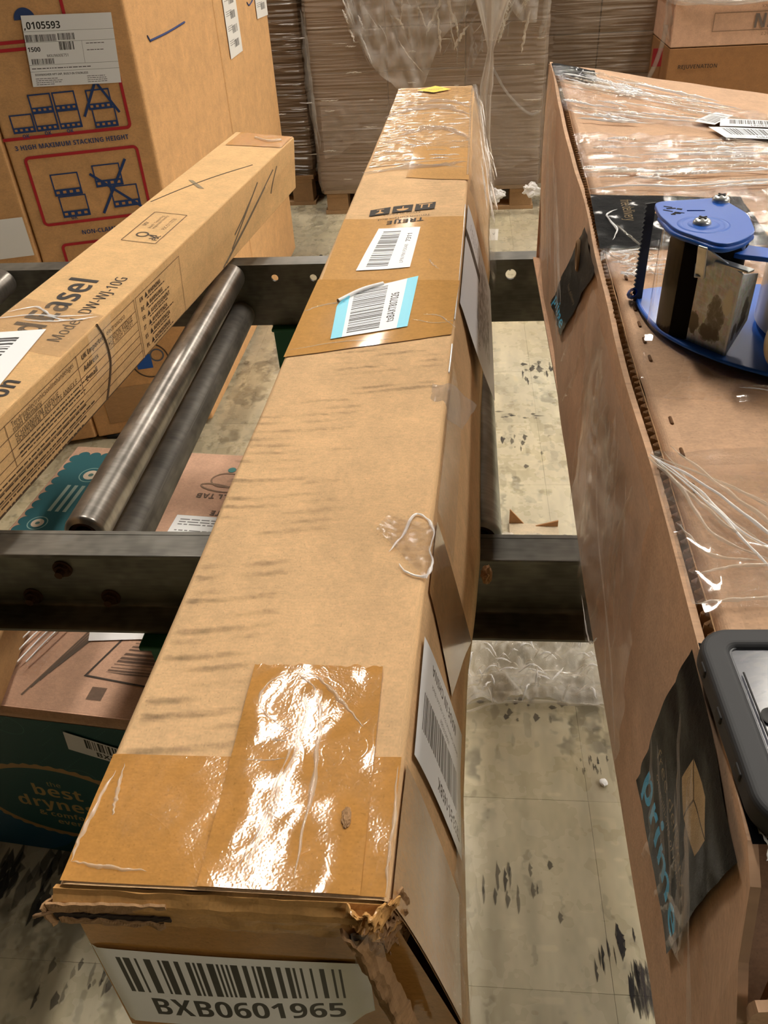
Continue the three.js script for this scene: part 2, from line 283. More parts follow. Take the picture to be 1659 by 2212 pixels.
// ---------------------------------------------------------------- long carton in the middle
const T = .937;
const cXL = (z) => -.1717 - .0291 * z;
const cXR = (z) => -.0319 - .0306 * z + .007 * Math.sin(Math.PI * clamp((-z - .2) / 1.4));
const cXB = (z) => interp([.14, .20, .30, .40, .47, .54, .77, .9, 1.06, 1.186, 1.32, 1.51, 1.77], [.009, .006, .004, .007, .014, .019, .023, .029, .036, .044, .046, .053, .058], -z);
const cTop = (x, z) => T + .0012 * N(x * 22, z * 9, 3) - .002 * sstep(.025, 0, -.152 - z + .02) - .0015 * sstep(-1.3, -1.7, z) * N(x * 30, z * 20, 9);
const cSide = (z, t) => V(cXR(z) + (cXB(z) - cXR(z)) * Math.pow(Math.max(t, 0), .85), T - .003 - .1443 * t, z);
const cZ0 = -.159, cZ1 = -1.742;
const onTop = (x, z, l = .0006) => V(x, cTop(x, z) + l, z);
const topQuad = (c, lift = .0006, nu = 8, nv = 8) => { const f = bil(c.map(([x, z]) => [x, 0, z])); return sheet((s, t) => { const p = f(s, t); return onTop(p.x, p.z, lift); }, nu, nv); };
const sideQuad = (c, lift = .0006, nu = 8, nv = 8) => { const f = bil(c.map(([z, t]) => [z, t, 0])); return sheet((s, t) => { const p = f(s, t), q = cSide(p.x, p.y); q.x += lift; return q; }, nu, nv); };
const longCarton = thing('long_carton', 'long battered brown carton with crushed front corners, taped end and two barcode labels on top', 'carton', [-.09, .789, -.95]);
{
  const t = longCarton, R = .004, NZ = 90;
  const NS = 10;
  const ring = (z) => {
    const xl = cXL(z), xr = cXR(z), o = [];
    for (let k = 0; k <= 6; k++) o.push(V(xl + .0008 * N(k, z * 30), lerp(.79, T - R, k / 6), z));
    for (let k = 1; k < 4; k++) { const a = Math.PI - k / 4 * Math.PI / 2; o.push(V(xl + R + R * Math.cos(a), cTop(xl, z) - R + R * Math.sin(a), z)); }
    for (let k = 0; k <= NS; k++) { const x = lerp(xl + R, xr - R, k / NS); o.push(V(x, cTop(x, z), z)); }
    for (let k = 1; k < 4; k++) { const a = Math.PI / 2 - k / 4 * Math.PI / 2; o.push(V(xr - R + R * Math.cos(a), cTop(xr, z) - R + R * Math.sin(a), z)); }
    for (let k = 0; k <= 8; k++) o.push(cSide(z, k / 8));
    o.push(V((xl + cXB(z)) / 2, .7897, z)); o.push(V(xl, .79, z)); return o;
  };
  const n = ring(-.5).length - 1;
  const body = part(t, 'carton_body', sheet((s, q) => ring(lerp(cZ0, cZ1, q))[Math.round(s * n)], n, NZ, [.58, 1.588]), M.kraft);
  // dirt lines where the flutes show
  part(t, 'dirt_print', topQuad([[-.158, -1.15], [.006, -1.15], [-.03, -.2], [-.162, -.2]].map(([x, z]) => [x, z]), .0004, 8, 60), print(canvasTex(512, 2048, (x, w, h) => {
    reseed(21);
    for (let k = 0; k < 92; k++) {
      const y = 20 + k * 22 + (rnd() - .5) * 9; const f = y / h;              // f 0 far .. 1 near
      const amp = (f > .25 && f < .62) ? 1 : .75;
      let c0 = f < .25 ? .1 : f < .62 ? .35 : 0, c1 = f < .25 ? 1 : f < .62 ? .95 : .55; if (f > .8) { c0 = .02; c1 = .4; } 
      for (let s = 0; s < 240; s++) {
        const u = lerp(c0, c1, Math.pow(rnd(), f > .62 ? 1.3 : .8)); const bend = 18 * Math.sin(u * 3.1 + f * 2) + (f > .3 && f < .6 ? -14 * u : 0);
        const a = (.008 + .055 * rnd()) * amp * clamp(.15 + 2.2 * (N(u * 3.5, k * .9, 2) + .12)) * (f < .25 ? .45 : 1);
        x.fillStyle = `rgba(${70 + rnd() * 20},${62 + rnd() * 10},52,${a})`; x.fillRect(u * w, y + bend + (rnd() - .5) * 8, 6 + rnd() * 30, 1.5 + rnd() * 4);
      }
    }
  }), .85));
  // end panel, the top flap folded over it, and the damage at both corners
  part(t, 'end_panel', sheet((s, q) => { const y = lerp(T - .012, .7897, q); const xl = lerp(-.166, -.1715, q), xr = lerp(-.0275, .008, q); return V(lerp(xl, xr, s), y, cZ0 + .0005 + .003 * Math.sin(Math.PI * s) * q); }, 12, 10, [.14, .14]), M.tapeBrown);
  part(t, 'end_panel', sheet((s, q) => V(lerp(cXL(cZ1), lerp(cXR(cZ1), cXB(cZ1), q), s), lerp(T - .003, .7897, q), cZ1), 4, 4, [.14, .14]), M.kraft);
  part(t, 'top_flap', thick((s, q) => { const x = lerp(-.169, -.03, s), rag = .003 * N(s * 14, 3, 1) + .0015 * N(s * 50, 1, 8), y = T - .0015 - q * (.0175 + .004 * s + rag), z = cZ0 + .0012 + .0045 * sstep(0, .35, q) + .0012 * N(s * 9, q * 4, 5); return V(x, y, z); }, 60, 8, .003, [.14, .03]), M.tapeThin, 'glossy taped flap folded over the end');
  part(t, 'flap_edge', thick((s, q) => { const x = lerp(-.171, -.12, s), y = T - .0045 - q * .0065 + .0009 * N(s * 12, q * 3, 2), z = cZ0 + .0068 + .0009 * N(s * 9, q * 5, 4) - .0015 * s; return V(x, y, z); }, 40, 3, .0012, [.05, .01]), M.torn);
  part(t, 'torn_slit', thick((s, q) => { const x = lerp(-.17, -.119, s), y = T - .0115 - q * .0065 * (1 - .5 * s) + .001 * N(s * 25, q, 7), z = cZ0 + .0068 + .0006 * N(s * 40, q * 9, 1); return V(x, y, z); }, 30, 3, .0008, [.05, .01]), new S({ color: 0x2e2016, roughness: .95 }));
  part(t, 'torn_paper', thick((s, q) => { const x = lerp(-.168, -.122, s), y = T - .0145 - q * .0045 + .002 * N(s * 9, 2, 6), z = cZ0 + .0074 + .0014 * N(s * 8, q * 3, 9); return V(x, y, z); }, 40, 3, .0006, [.05, .01]), M.torn);
  part(t, 'torn_paper', tube([[-.169, T - .011, cZ0 + .006], [-.1735, T - .009, cZ0 + .009], [-.1765, T - .0105, cZ0 + .009], [-.178, T - .0135, cZ0 + .008]], .0009, 14, 5), M.torn);
  part(t, 'torn_paper', thick((s, q) => V(-.1695 - .003 * q + .002 * N(q * 6, s * 3), T - .006 - .016 * s + .002 * N(s * 9, q * 5, 3), cZ0 + .002 + .006 * q), 12, 4, .001, [.02, .01]), M.torn);
  // crushed right-hand corner with a strip of torn paper running down the edge
  const lump = (x, y, z, r, sd, sx = 1, sy = 1, sz = 1) => { const g = new THREE.IcosahedronGeometry(1, 5), p = g.attributes.position; for (let k = 0; k < p.count; k++) { const d = 1 + .5 * (1 - Math.abs(N(p.getX(k) * 1.6 + sd, p.getY(k) * 1.6, p.getZ(k) * 1.6)) * 2) * .5 + .22 * N(p.getX(k) * 4 + sd, p.getY(k) * 4, p.getZ(k) * 4) - .25; p.setXYZ(k, x + p.getX(k) * r * d * sx, y + p.getY(k) * r * d * sy, z + p.getZ(k) * r * d * sz); } g.computeVertexNormals(); return boxUV(g); };
  const crumple = (x0, x1, y0, y1, z, amp, sd, m) => part(t, 'crushed_corner', thick((s, q) => { const a = s * 3.2 + sd, b = q * 3.2 + sd * 2, k = 1 - Math.abs(N(a, b, sd)) * 2.2, k2 = 1 - Math.abs(N(a * 2.3, b * 2.3, sd + 4)) * 2; return V(lerp(x0, x1, s) + .003 * N(b, sd, 1), lerp(y0, y1, q) + .004 * N(a * 1.3, sd, 3), z + amp * (.6 * k + .4 * k2) * (.35 + .65 * Math.sin(Math.PI * s)) - .006 * sstep(.55, 1, s)); }, 34, 34, .0009, [x1 - x0, y0 - y1]), m, 'crumpled torn corner');
  crumple(-.045, -.0235, T - .001, T - .021, cZ0 + .0025, .0075, 2.3, M.tapeThin); crumple(-.0415, -.0215, T - .013, T - .033, cZ0 + .001, .0075, 5.1, M.torn); crumple(-.034, -.0205, T - .004, T - .045, cZ0 - .0035, .006, 8.4, M.torn);
  part(t, 'crushed_corner', thick((s, q) => { const w = .013 * (1 + .25 * N(q * 5, 2, 1)); const x = lerp(-.0415, -.018, Math.pow(q, .8)) + (s - .5) * w, y = T - .014 - .115 * q, z = cZ0 + .0055 + .0075 * Math.sin(s * Math.PI) + .003 * N(q * 14, s * 4, 2) + .004 * Math.sin(q * 2.6); return V(x, y, z); }, 10, 60, .0012, [.013, .12]), M.torn);
  part(t, 'film_flap', sheet((s, q) => V(lerp(-.0425, -.029, s), T - .008 - q * .028 * (1 - .4 * s), cZ0 + .0105 + .003 * N(s * 5, q * 5, 3)), 10, 10), M.filmMilk);
  // tape: a band over the near end, a strip along it, bands round the middle and the far end
  const nearBand = (lift) => (s, q) => { const z = lerp(-.222 - .004 * s, cZ0 - .001, q), x = lerp(cXL(z) + .001, cXR(z) - .0015, s); return onTop(x, z, lift + .0007 * Math.max(0, N(x * 40, z * 40, 5))); };
  part(t, 'tape', sheet(nearBand(.0008), 40, 24, [.14, .07]), M.tapeBrown, 'wide clear tape over the near end');
  part(t, 'tape', sheet((s, q) => { const z = lerp(-.28 + .003 * N(s * 12, 1), cZ0 - .001, q), x = lerp(-.107, -.039, s); return onTop(x, z, .0014 + .0012 * Math.max(0, N(x * 45, z * 45, 8))); }, 40, 60, [.07, .13]), M.tapeBrown, 'wrinkled lengthwise strip of clear tape');
  part(t, 'tape', sideQuad([[-.224, -.01], [cZ0, -.01], [cZ0, .8], [-.222, .8]], .001, 10, 10), M.tapeSide);
  part(t, 'tape', topQuad([[-.141, -.985], [.004, -.985], [-.002, -.79], [-.143, -.80]], .0007), M.tapeThin);
  part(t, 'tape', topQuad([[-.147, -.80], [-.001, -.79], [-.008, -.668], [-.153, -.628]], .0009, 10, 10), new P({ color: 0xca9650, map: fiber, roughness: .8, specularIntensity: .3, clearcoat: .6, clearcoatRoughness: .08, side: DS }), 'clear tape band under the blue barcode label');
  part(t, 'tape', topQuad([[-.07, -1.31], [.013, -1.29], [.010, -1.13], [-.075, -1.15]], .0007), M.tapeThin);
  part(t, 'tape', topQuad([[-.122, -1.735], [.021, -1.735], [.012, -1.25], [-.131, -1.20]], .0005, 10, 20), new P({ color: 0xd8ac78, map: fiber, roughness: .16, bumpMap: streakBump, bumpScale: .003, side: DS }));
  part(t, 'tape', sideQuad([[-.41, .02], [-.345, .02], [-.33, .55], [-.43, .95]], .0012, 8, 10), M.tapeSide, 'brown tape strip on the side');
  part(t, 'tape', sideQuad([[-.62, .0], [-.42, .0], [-.42, .35], [-.6, .22]], .0016, 8, 10), M.film);
  // raised wrinkles in the tape
  const ridge = (pts, r, m = M.wrinkle) => part(t, 'tape_wrinkle_and_glint', crease(pts.map(([x, z]) => [x, cTop(x, z) + .0013, z]), [0, 1, 0], r * 3.2, r * 1.3, 48, r * 3000 + pts[0][0] * 90), m);
  ridge([[-.084, -.275], [-.074, -.266], [-.068, -.249], [-.066, -.228], [-.066, -.208], [-.067, -.183], [-.067, -.164]], .0011);
  ridge([[-.077, -.263], [-.075, -.249], [-.076, -.231], [-.08, -.21], [-.083, -.189], [-.087, -.175], [-.089, -.166]], .0013);
  ridge([[-.0795, -.262], [-.0775, -.249], [-.0785, -.231], [-.0825, -.21], [-.0855, -.189], [-.0895, -.175], [-.0925, -.166]], .0007);
  ridge([[-.079, -.277], [-.065, -.265], [-.054, -.252], [-.045, -.242]], .0011);
  ridge([[-.085, -.275], [-.096, -.269], [-.1, -.259], [-.096, -.249], [-.087, -.242], [-.078, -.237]], .0009);
  ridge([[-.103, -.222], [-.09, -.2215], [-.08, -.223]], .0006); ridge([[-.098, -.237], [-.088, -.233], [-.08, -.233]], .0007);
  ridge([[-.157, -.217], [-.155, -.2], [-.1535, -.19]], .0007); ridge([[-.16, -.213], [-.1625, -.195], [-.164, -.18], [-.1645, -.168]], .0009);
  ridge([[-.164, -.168], [-.15, -.1665], [-.13, -.1655]], .0008); ridge([[-.0275, -.221], [-.0275, -.2], [-.0285, -.18], [-.029, -.16]], .0007);
  ridge([[-.0585, -.2], [-.0555, -.195], [-.0545, -.187]], .0006);
  part(t, 'torn_paper', lump(-.0485, cTop(-.05, -.194) + .0018, -.1935, .005, 9, .5, .35, 1.1), M.torn, 'small torn scrap under the tape');
  for (const [pts, r] of [[[[-.137, -1.165], [-.09, -1.195], [-.05, -1.205], [.005, -1.19]], .0016], [[[-.131, -1.2], [-.07, -1.22], [.008, -1.235]], .0012], [[[-.125, -1.38], [-.08, -1.43], [-.03, -1.42], [.012, -1.36]], .0022], [[[-.12, -1.46], [-.07, -1.52], [.0, -1.5], [.015, -1.46]], .0018], [[[-.128, -1.33], [-.1, -1.36], [-.06, -1.33], [-.05, -1.29]], .0016], [[[-.15, -.72], [-.13, -.735], [-.1, -.74]], .001], [[[-.15, -.64], [-.11, -.655], [-.06, -.66]], .0007], [[[-.035, -.71], [-.02, -.705], [-.004, -.68]], .0008], [[[-.045, -.7], [-.022, -.69], [-.005, -.695]], .0006], [[[-.034, -.85], [-.03, -.835], [-.022, -.82]], .0011]]) ridge(pts, r);
  const band = new P({ color: 0xe9dcd2, transparent: true, opacity: .38, roughness: .2, clearcoat: 1, clearcoatRoughness: .08, bumpMap: crinkle, bumpScale: .002, side: DS });
  for (const [pts, r] of [[[[-.129, -1.5], [-.09, -1.545], [-.04, -1.56], [.014, -1.5]], .007], [[[-.1, -1.37], [-.06, -1.41], [-.02, -1.4], [.012, -1.33]], .0055], [[[-.138, -1.175], [-.09, -1.19], [-.03, -1.2], [.008, -1.215]], .004], [[[-.12, -1.56], [-.08, -1.6], [-.02, -1.6], [.016, -1.55]], .004]]) ridge(pts, r, band);
  reseed(27); for (let k = 0; k < 46; k++) { const z = -1.2 - rnd() * .42, u = .1 + .85 * rnd(), x = lerp(cXL(z), cXR(z), u), l = .006 + rnd() * .03; ridge([[x - l / 2, z], [x, z + (rnd() - .5) * .006], [Math.min(x + l / 2, cXR(z) - .001), z + (rnd() - .5) * .012]], .0007 + rnd() * .001, rnd() < .6 ? M.glintWearWhite : M.wrinkle); }  // white strips paint the glints of the far film
  for (let k = 0; k < 30; k++) { const z = -1.2 - rnd() * .5, p0 = cSide(z, rnd() * .8), l = .01 + rnd() * .05; part(t, 'tape_wrinkle_and_glint', crease([[p0.x + .012, p0.y, z], [p0.x + .016, p0.y - l * .5, z + .01], [p0.x + .02, p0.y - l, z + .02]], [1, 0, 0], .004, .002, 14, k), rnd() < .5 ? M.glintWearWhite : M.wrinkle); }
  // white worn line along the right-hand edge
  part(t, 'worn_edge', tube([-.70, -.74, -.8, -.87, -.95, -1.03].map((z) => [cXR(z) - .001, cTop(cXR(z), z) + .0001, z]), .0007, 30, 5), M.glintWearWhite);
  part(t, 'worn_edge', tube([-.60, -.625, -.65].map((z) => [cXR(z) - .001, cTop(cXR(z), z) + .0002, z]), .0008, 10, 5), M.glintWearWhite);
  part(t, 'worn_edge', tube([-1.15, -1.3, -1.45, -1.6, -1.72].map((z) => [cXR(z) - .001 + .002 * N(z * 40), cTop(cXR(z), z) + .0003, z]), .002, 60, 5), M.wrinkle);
  // loose film
  part(t, 'film_flap', sheet((s, q) => { const x = lerp(-.022, .014, s) + .01 * q * (.4 - s) - .006 * q, z = lerp(-.578, -.535, q), d = Math.max(0, x - cXR(z)); return V(x, T + .002 + .004 * N(s * 3, q * 3, 4) - d * .9 - q * .006, z); }, 14, 14), M.filmMilk, 'loose triangle of clear film on the edge');
  part(t, 'film_flap', sheet((s, q) => { const x = lerp(-.046, -.012, s) - .006 * q, z = lerp(-.408, -.395, s) + .05 * q * (.3 + .7 * s); return onTop(x, z, .0018 + .003 * Math.abs(N(s * 5, q * 5, 3))); }, 16, 14), M.film, 'scrap of clear film stuck at the edge');
  ridge([[-.043, -.372], [-.036, -.385], [-.027, -.409], [-.02, -.404], [-.016, -.392], [-.018, -.37]], .0008, M.glintWearWhite);
  ridge([[-.036, -.361], [-.03, -.353], [-.02, -.349], [-.016, -.362], [-.018, -.378]], .0009, M.glintWearWhite);
  part(t, 'film_wrap', sheet((s, q) => { const z = lerp(-1.73, -1.1, s), p = cSide(z, q); p.x += .003 + .007 * Math.abs(N(z * 9, q * 4, 6)) + .006 * q; return p; }, 50, 14), M.film, 'loose clear film over the far side');
  part(t, 'film_wrap', tube([[.0235, T, -1.735], [.036, T - .05, -1.68], [.048, T - .1, -1.62], [.056, T - .14, -1.56]], .006, 24, 6), M.filmMilk);
  part(t, 'film_wrap', sheet((s, q) => { const z = lerp(-.25, -.15, s), p = cSide(z, lerp(.55, 1.05, q)); p.x += .006 + .006 * N(s * 5, q * 4, 2); return p; }, 14, 10), M.film);
  part(t, 'torn_paper', lump(.0225, .812, -.49, .008, 14, .6, 1.2, .8), M.torn);
  // stickers and print
  const barLabel = canvasTex(512, 720, (x, w, h) => {
    x.fillStyle = '#eef1f4'; x.fillRect(0, 0, w, h); bars(x, 80, 60, 210, 610, 5, false, 46);
    x.save(); x.translate(440, 640); x.rotate(-Math.PI / 2); x.fillStyle = '#222'; x.font = '50px sans-serif'; x.fillText('LPN PM FS048', 0, -14, 330); x.font = 'bold 74px sans-serif'; x.fillText('7311', 370, -4, 190); x.restore();
  });
  part(t, 'barcode_label', topQuad([[-.096, -.948], [-.047, -.948], [-.053, -.826], [-.1095, -.819]], .0016), paper(barLabel), 'white barcode label');
  const blueLabel = canvasTex(640, 1024, (x, w, h) => {
    x.fillStyle = '#eef2f6'; x.fillRect(0, 0, w, h); x.fillStyle = '#7fd9f2'; x.fillRect(0, 0, 92, h); x.fillRect(w - 92, 0, 92, h); bars(x, 125, 60, 270, 910, 11, false, 52);
    x.save(); x.translate(505, 880); x.rotate(-Math.PI / 2); x.fillStyle = '#111'; x.font = 'bold 92px sans-serif'; x.fillText('tsBAXT807026', 0, 0, 700); x.restore();
  });
  part(t, 'barcode_label', sheet((s, q) => { const c = bil([[-.12, 0, -.762], [-.043, 0, -.801], [-.048, 0, -.684], [-.116, 0, -.661]])(s, q); const f = clamp((.30 - s) / .3 - q * 3.2); return V(c.x + .012 * f, cTop(c.x, c.z) + .0018 + .003 * f * (1 - f) * 3, c.z + .012 * f); }, 24, 24), paper(blueLabel), 'white barcode label with blue edges');
  part(t, 'folded_label_corner', tube([[-.1185, T + .003, -.74], [-.098, T + .0035, -.765], [-.078, T + .002, -.783]], .0022, 14, 6), M.white);
  part(t, 'print', topQuad([[-.113, -1.018], [-.03, -1.044], [-.036, -.925], [-.112, -.915]], .0011), print(canvasTex(512, 640, (x, w, h) => {
    x.save(); x.translate(w, h); x.rotate(Math.PI); x.fillStyle = '#2b241d';
    x.font = 'bold 96px sans-serif'; x.fillText('TREIJE', 70, 330, 330); x.font = '44px sans-serif'; x.fillText('Tension Curtain Rod', 30, 390, 420); x.fillText('Made in China', 110, 470, 300);
    for (let k = 0; k < 3; k++) { const a = 8 + k * 172; x.fillStyle = '#2b241d'; x.fillRect(a, 490, 152, 138); x.strokeStyle = '#d0a269'; x.fillStyle = '#d0a269'; x.lineWidth = 12; x.beginPath(); if (k === 0) { x.moveTo(a + 48, 600); x.lineTo(a + 48, 530); x.moveTo(a + 104, 600); x.lineTo(a + 104, 530); x.moveTo(a + 25, 606); x.lineTo(a + 127, 606); x.stroke(); } else if (k === 1) { x.arc(a + 76, 560, 46, Math.PI, 0); x.fill(); x.fillRect(a + 70, 560, 10, 46); } else { x.moveTo(a + 40, 520); x.lineTo(a + 112, 520); x.lineTo(a + 76, 565); x.fill(); x.fillRect(a + 70, 560, 12, 40); x.fillRect(a + 48, 598, 56, 10); } }
    x.restore();
  })));
  part(t, 'warning_sticker', topQuad([[-.051, -1.735], [-.02, -1.705], [-.052, -1.672], [-.085, -1.7]], .003), paper(canvasTex(128, 128, (x) => { x.fillStyle = '#f2c811'; x.fillRect(0, 0, 128, 128); x.fillStyle = '#40361a'; x.font = 'bold 20px sans-serif'; x.save(); x.translate(64, 64); x.rotate(-.78); x.fillText('CAUTION', -44, -8); x.fillText('HEAVY', -34, 16); x.restore(); })), 'yellow diamond warning sticker');
  const front = canvasTex(1400, 620, (x, w, h) => { x.fillStyle = '#fbfcff'; x.fillRect(0, 0, w, h); bars(x, 120, 60, 1160, 280, 77, true, 42); x.fillStyle = '#0c0c10'; x.font = 'bold 205px sans-serif'; x.fillText('BXB0601965', 195, 535, 1060); });
  part(t, 'barcode_label', sheet((s, q) => { const y = lerp(.8825 - .001 * s, lerp(.7985, .816, s), q), xl = lerp(-.1665, -.1713, (T - y) / .148), x = lerp(xl - .0004, -.039, s); return V(x, y, cZ0 + .0018 + .003 * Math.sin(Math.PI * s) * clamp((T - .012 - y) / .136) - .0018 * sstep(.04, 0, s)); }, 30, 12), paper(front), 'large white barcode label on the end');
  part(t, 'product_label', sideQuad([[-.244, .83], [-.234, .034], [-.308, .011], [-.329, .81]], .0018, 14, 12), paper(canvasTex(1024, 720, (x, w, h) => { x.fillStyle = '#eceff2'; x.fillRect(0, 0, w, h); x.fillStyle = '#222'; x.font = 'bold 92px sans-serif'; x.fillText('TR33-51-145BK', 60, 130, 560); bars(x, 150, 190, 800, 220, 15, true, 70); x.font = '44px sans-serif'; x.fillText('X004S1E5BV', 380, 470); x.font = '38px sans-serif'; x.fillText('Tension Curtain Rod 33-51-145 Inch Black', 120, 540, 800); x.font = 'bold 84px sans-serif'; x.fillText('MADE IN CHINA', 200, 660); })), 'white product label on the side');
  part(t, 'shipping_paper', sheet((s, q) => { const z = lerp(-1.04, -.745, s) - .02 * q, p = cSide(z, q * .85); p.x += .002 + .006 * q + .010 * q * q * s; return p; }, 24, 14), paper(canvasTex(1024, 512, (x, w, h) => { x.fillStyle = '#e7e9ee'; x.fillRect(0, 0, w, h); x.fillStyle = '#3a3634'; x.fillRect(300, 0, 90, 260); reseed(8); for (let k = 0; k < 500; k++) { x.fillStyle = `rgba(60,58,60,${rnd() * .25})`; const u = 100 + rnd() * 700; x.fillRect(u, 220 + rnd() * 220, 10 + rnd() * 80, 3 + rnd() * 16); } lines(x, 120, 60, 120, 6, 26, 9, 4, '#888'); x.fillStyle = '#333'; x.font = '34px sans-serif'; x.fillText('1 of 1', 850, 300); })), 'curling white shipping paper on the side');
}

// ---------------------------------------------------------------- slim carton leaning over the left end of the conveyor
{
  const W = .1143, H = .0936, D = 1.675;
  const t = thing('long_carton', 'slim clean brown carton printed with an easel name, lying across the left rollers', 'carton', [0, 0, 0]);
  t.position.set(-.632, .883, .041); t.rotation.order = 'YXZ'; t.rotation.set(.009, -.124, -.087);
  part(t, 'carton_body', rbox(W, H, D, .0025, 2).translate(W / 2, -H / 2, -D / 2), M.kraftEasel);
  const tq = (c, l = .0005) => quad(c.map(([x, z]) => [x, 0, z]), l, 2, 2), rq = (c, l = .0005) => quad(c.map(([z, y]) => [W, y, z]), l, 2, 2);
  const ink = '#2a2420';
  // top print reads along the box, away from the camera
  part(t, 'print', tq([[.008, -.60], [.008, -1.26], [.108, -1.26], [.108, -.60]]), print(canvasTex(2048, 310, (x, w, h) => {
    const px = (z) => (-z - .6) / .66 * w, py = (y) => (y - .008) / .1 * h; x.fillStyle = ink;
    x.font = 'bold 152px sans-serif'; x.fillText('d', px(-.842), py(.064)); x.fillText('Easel', px(-.874), py(.064), px(-1.022) - px(-.874));
    x.font = '64px sans-serif'; x.fillText('Model', px(-.834), py(.095)); x.fillText('DW-WJ-10G', px(-.904), py(.0945), px(-1.022) - px(-.904));
    x.font = 'bold 90px sans-serif'; x.fillText('ron', px(-.705), py(.1));
    x.strokeStyle = '#6a5136'; x.lineWidth = 4; rrect(x, px(-1.122), py(.031), px(-1.235) - px(-1.122), py(.081) - py(.031), 6); x.stroke();
    const cx = px(-1.145), cy = py(.056); x.strokeStyle = '#3d3227'; x.lineWidth = 7; x.beginPath(); x.moveTo(cx - 26, cy + 28); x.lineTo(cx - 10, cy + 50); x.lineTo(cx + 6, cy + 20); x.stroke();
    x.beginPath(); x.arc(cx + 12, cy - 18, 24, 0, 6.3); x.stroke(); x.beginPath(); x.moveTo(cx + 12, cy + 6); x.lineTo(cx + 12, cy + 44); x.stroke();
    x.fillStyle = '#3d3227'; x.font = 'bold 34px sans-serif'; x.fillText('FSC', px(-1.132), py(.0775)); x.font = '26px sans-serif'; x.fillText('MIX', px(-1.18), py(.041)); x.font = '18px sans-serif'; x.fillText('Board | Supporting', px(-1.172), py(.051)); x.fillText('responsible forestry', px(-1.172), py(.057)); x.font = '24px sans-serif'; x.fillText('FSC C117778', px(-1.172), py(.073));
  })));
  // importer table and warnings on the side
  part(t, 'print', rq([[-.36, -.012], [-1.118, -.0105], [-1.118, -.092], [-.36, -.092]]), print(canvasTex(2048, 222, (x, w, h) => {
    const px = (z) => (-z - .36) / .758 * w; x.strokeStyle = '#5b452f'; x.lineWidth = 2; x.fillStyle = '#3a2c20';
    const rows = [0, 40, 78, 108, 132, 158, 188, 219];
    x.strokeRect(2, 2, px(-.975), 217); x.strokeRect(px(-.98), 2, w - px(-.98) - 3, 217);
    for (const r of rows) { x.beginPath(); x.moveTo(0, r + 2); x.lineTo(px(-.975), r + 2); x.stroke(); }
    for (const a of [-.52, -.69, -.83, -.895]) { x.beginPath(); x.moveTo(px(a), 0); x.lineTo(px(a), 135); x.stroke(); }
    x.font = 'bold 24px sans-serif'; const txt = (s, a, y, m) => x.fillText(s, px(a), y, m);
    for (const [a, l] of [[-.53, 'EU Importer'], [-.53, 'EU Importer'], [-.84, 'UK Importer']]) txt(l, a, 30, 140);
    txt('Address', -.535, 68, 110); txt('Address', -.84, 68, 110); txt('E-mail', -.535, 104, 110); txt('E-mail', -.84, 104, 110);
    x.font = '22px sans-serif'; txt('Tendringelectronicsonlinehandelsges', -.70, 24, 330); txt('mbH Germany', -.70, 40, 160); txt('SCHWANHEIM AVENUE', -.70, 64, 320); txt('HORIZONTAL EAST SUITE ANNEX F', -.70, 80, 330); txt('electronicsco', -.9, 30, 170); txt('LONDON AVENUE', -.9, 60, 180); txt('THE HIGH STREET', -.9, 76, 190);
    lines(x, px(-.37), 20, 300, 8, 24, 9, 3, '#4a3a2a'); lines(x, px(-.54), 146, 1050, 5, 17, 8, 4, '#4a3a2a'); lines(x, px(-.70), 92, 560, 3, 13, 7, 5, '#4a3a2a');
    for (let k = 0; k < 6; k++) { const y = 30 + k * 34; x.fillStyle = '#3a2c20'; x.font = 'bold 21px sans-serif'; x.fillText(['EN', 'DE', 'FR', 'IT', 'ES', 'PL'][k], px(-.99), y); x.beginPath(); x.moveTo(px(-1.005), y); x.lineTo(px(-1.005) + 11, y - 18); x.lineTo(px(-1.005) + 22, y); x.fill(); x.fillText(['WARNING', 'WARNUNG', 'AVERTISSEMENT', 'AVVERTENZA', 'ADVERTENCIA', 'OSTRZEZENIE'][k], px(-1.005) + 28, y, 160); lines(x, px(-1.01), y + 5, 210, 1, 8, 7, 20 + k, '#4a3a2a'); }
  })));
  // scuffs
  const scuff = (pts, r, lab) => part(t, 'scuff_mark', tube(pts, r, 20, 4), new S({ color: 0x5d5143, roughness: .9 }), lab);
  scuff([[.007, .0002, -1.273], [.03, .0003, -1.345], [.06, .0003, -1.42], [.095, .0002, -1.49]], .0008);
  part(t, 'scuff_mark', tq([[.022, -1.385], [.03, -1.385], [.062, -1.352], [.052, -1.352]]), new S({ color: 0x8b7a5e, roughness: .8 }));
  for (const [a, b, c, d] of [[-1.453, -.016, -1.313, -.077], [-1.538, -.02, -1.27, -.09], [-1.49, -.035, -1.285, -.088], [-1.42, -.03, -1.33, -.06], [-1.56, -.02, -1.52, -.055]]) { const g = tube([[W + .0003, b, a], [W + .0003, (b + d) / 2 - .004, (a + c) / 2 + .008], [W + .0003, d, c]], .0012, 16, 4); part(t, 'scuff_mark', g, new S({ color: 0x6b5d4a, roughness: .9 })); }
  part(t, 'crease', tube([[W + .0004, .0, -.884], [W + .001, -.02, -.893], [W + .0006, -.05, -.897], [W + .0006, -.07, -.888], [W + .0004, -.092, -.872]], .0016, 26, 5), new S({ color: 0x5e4a35, roughness: .8 }));
  // tape over the middle and on the far end, address label
  part(t, 'tape', tq([[.002, -.815], [.002, -.925], [W - .001, -.905], [W - .001, -.805]], .0009), new P({ color: 0xd8b488, map: fiber, roughness: .2, clearcoat: 1, clearcoatRoughness: .08, bumpMap: crinkle, bumpScale: .001, transparent: true, opacity: .25, side: DS }));
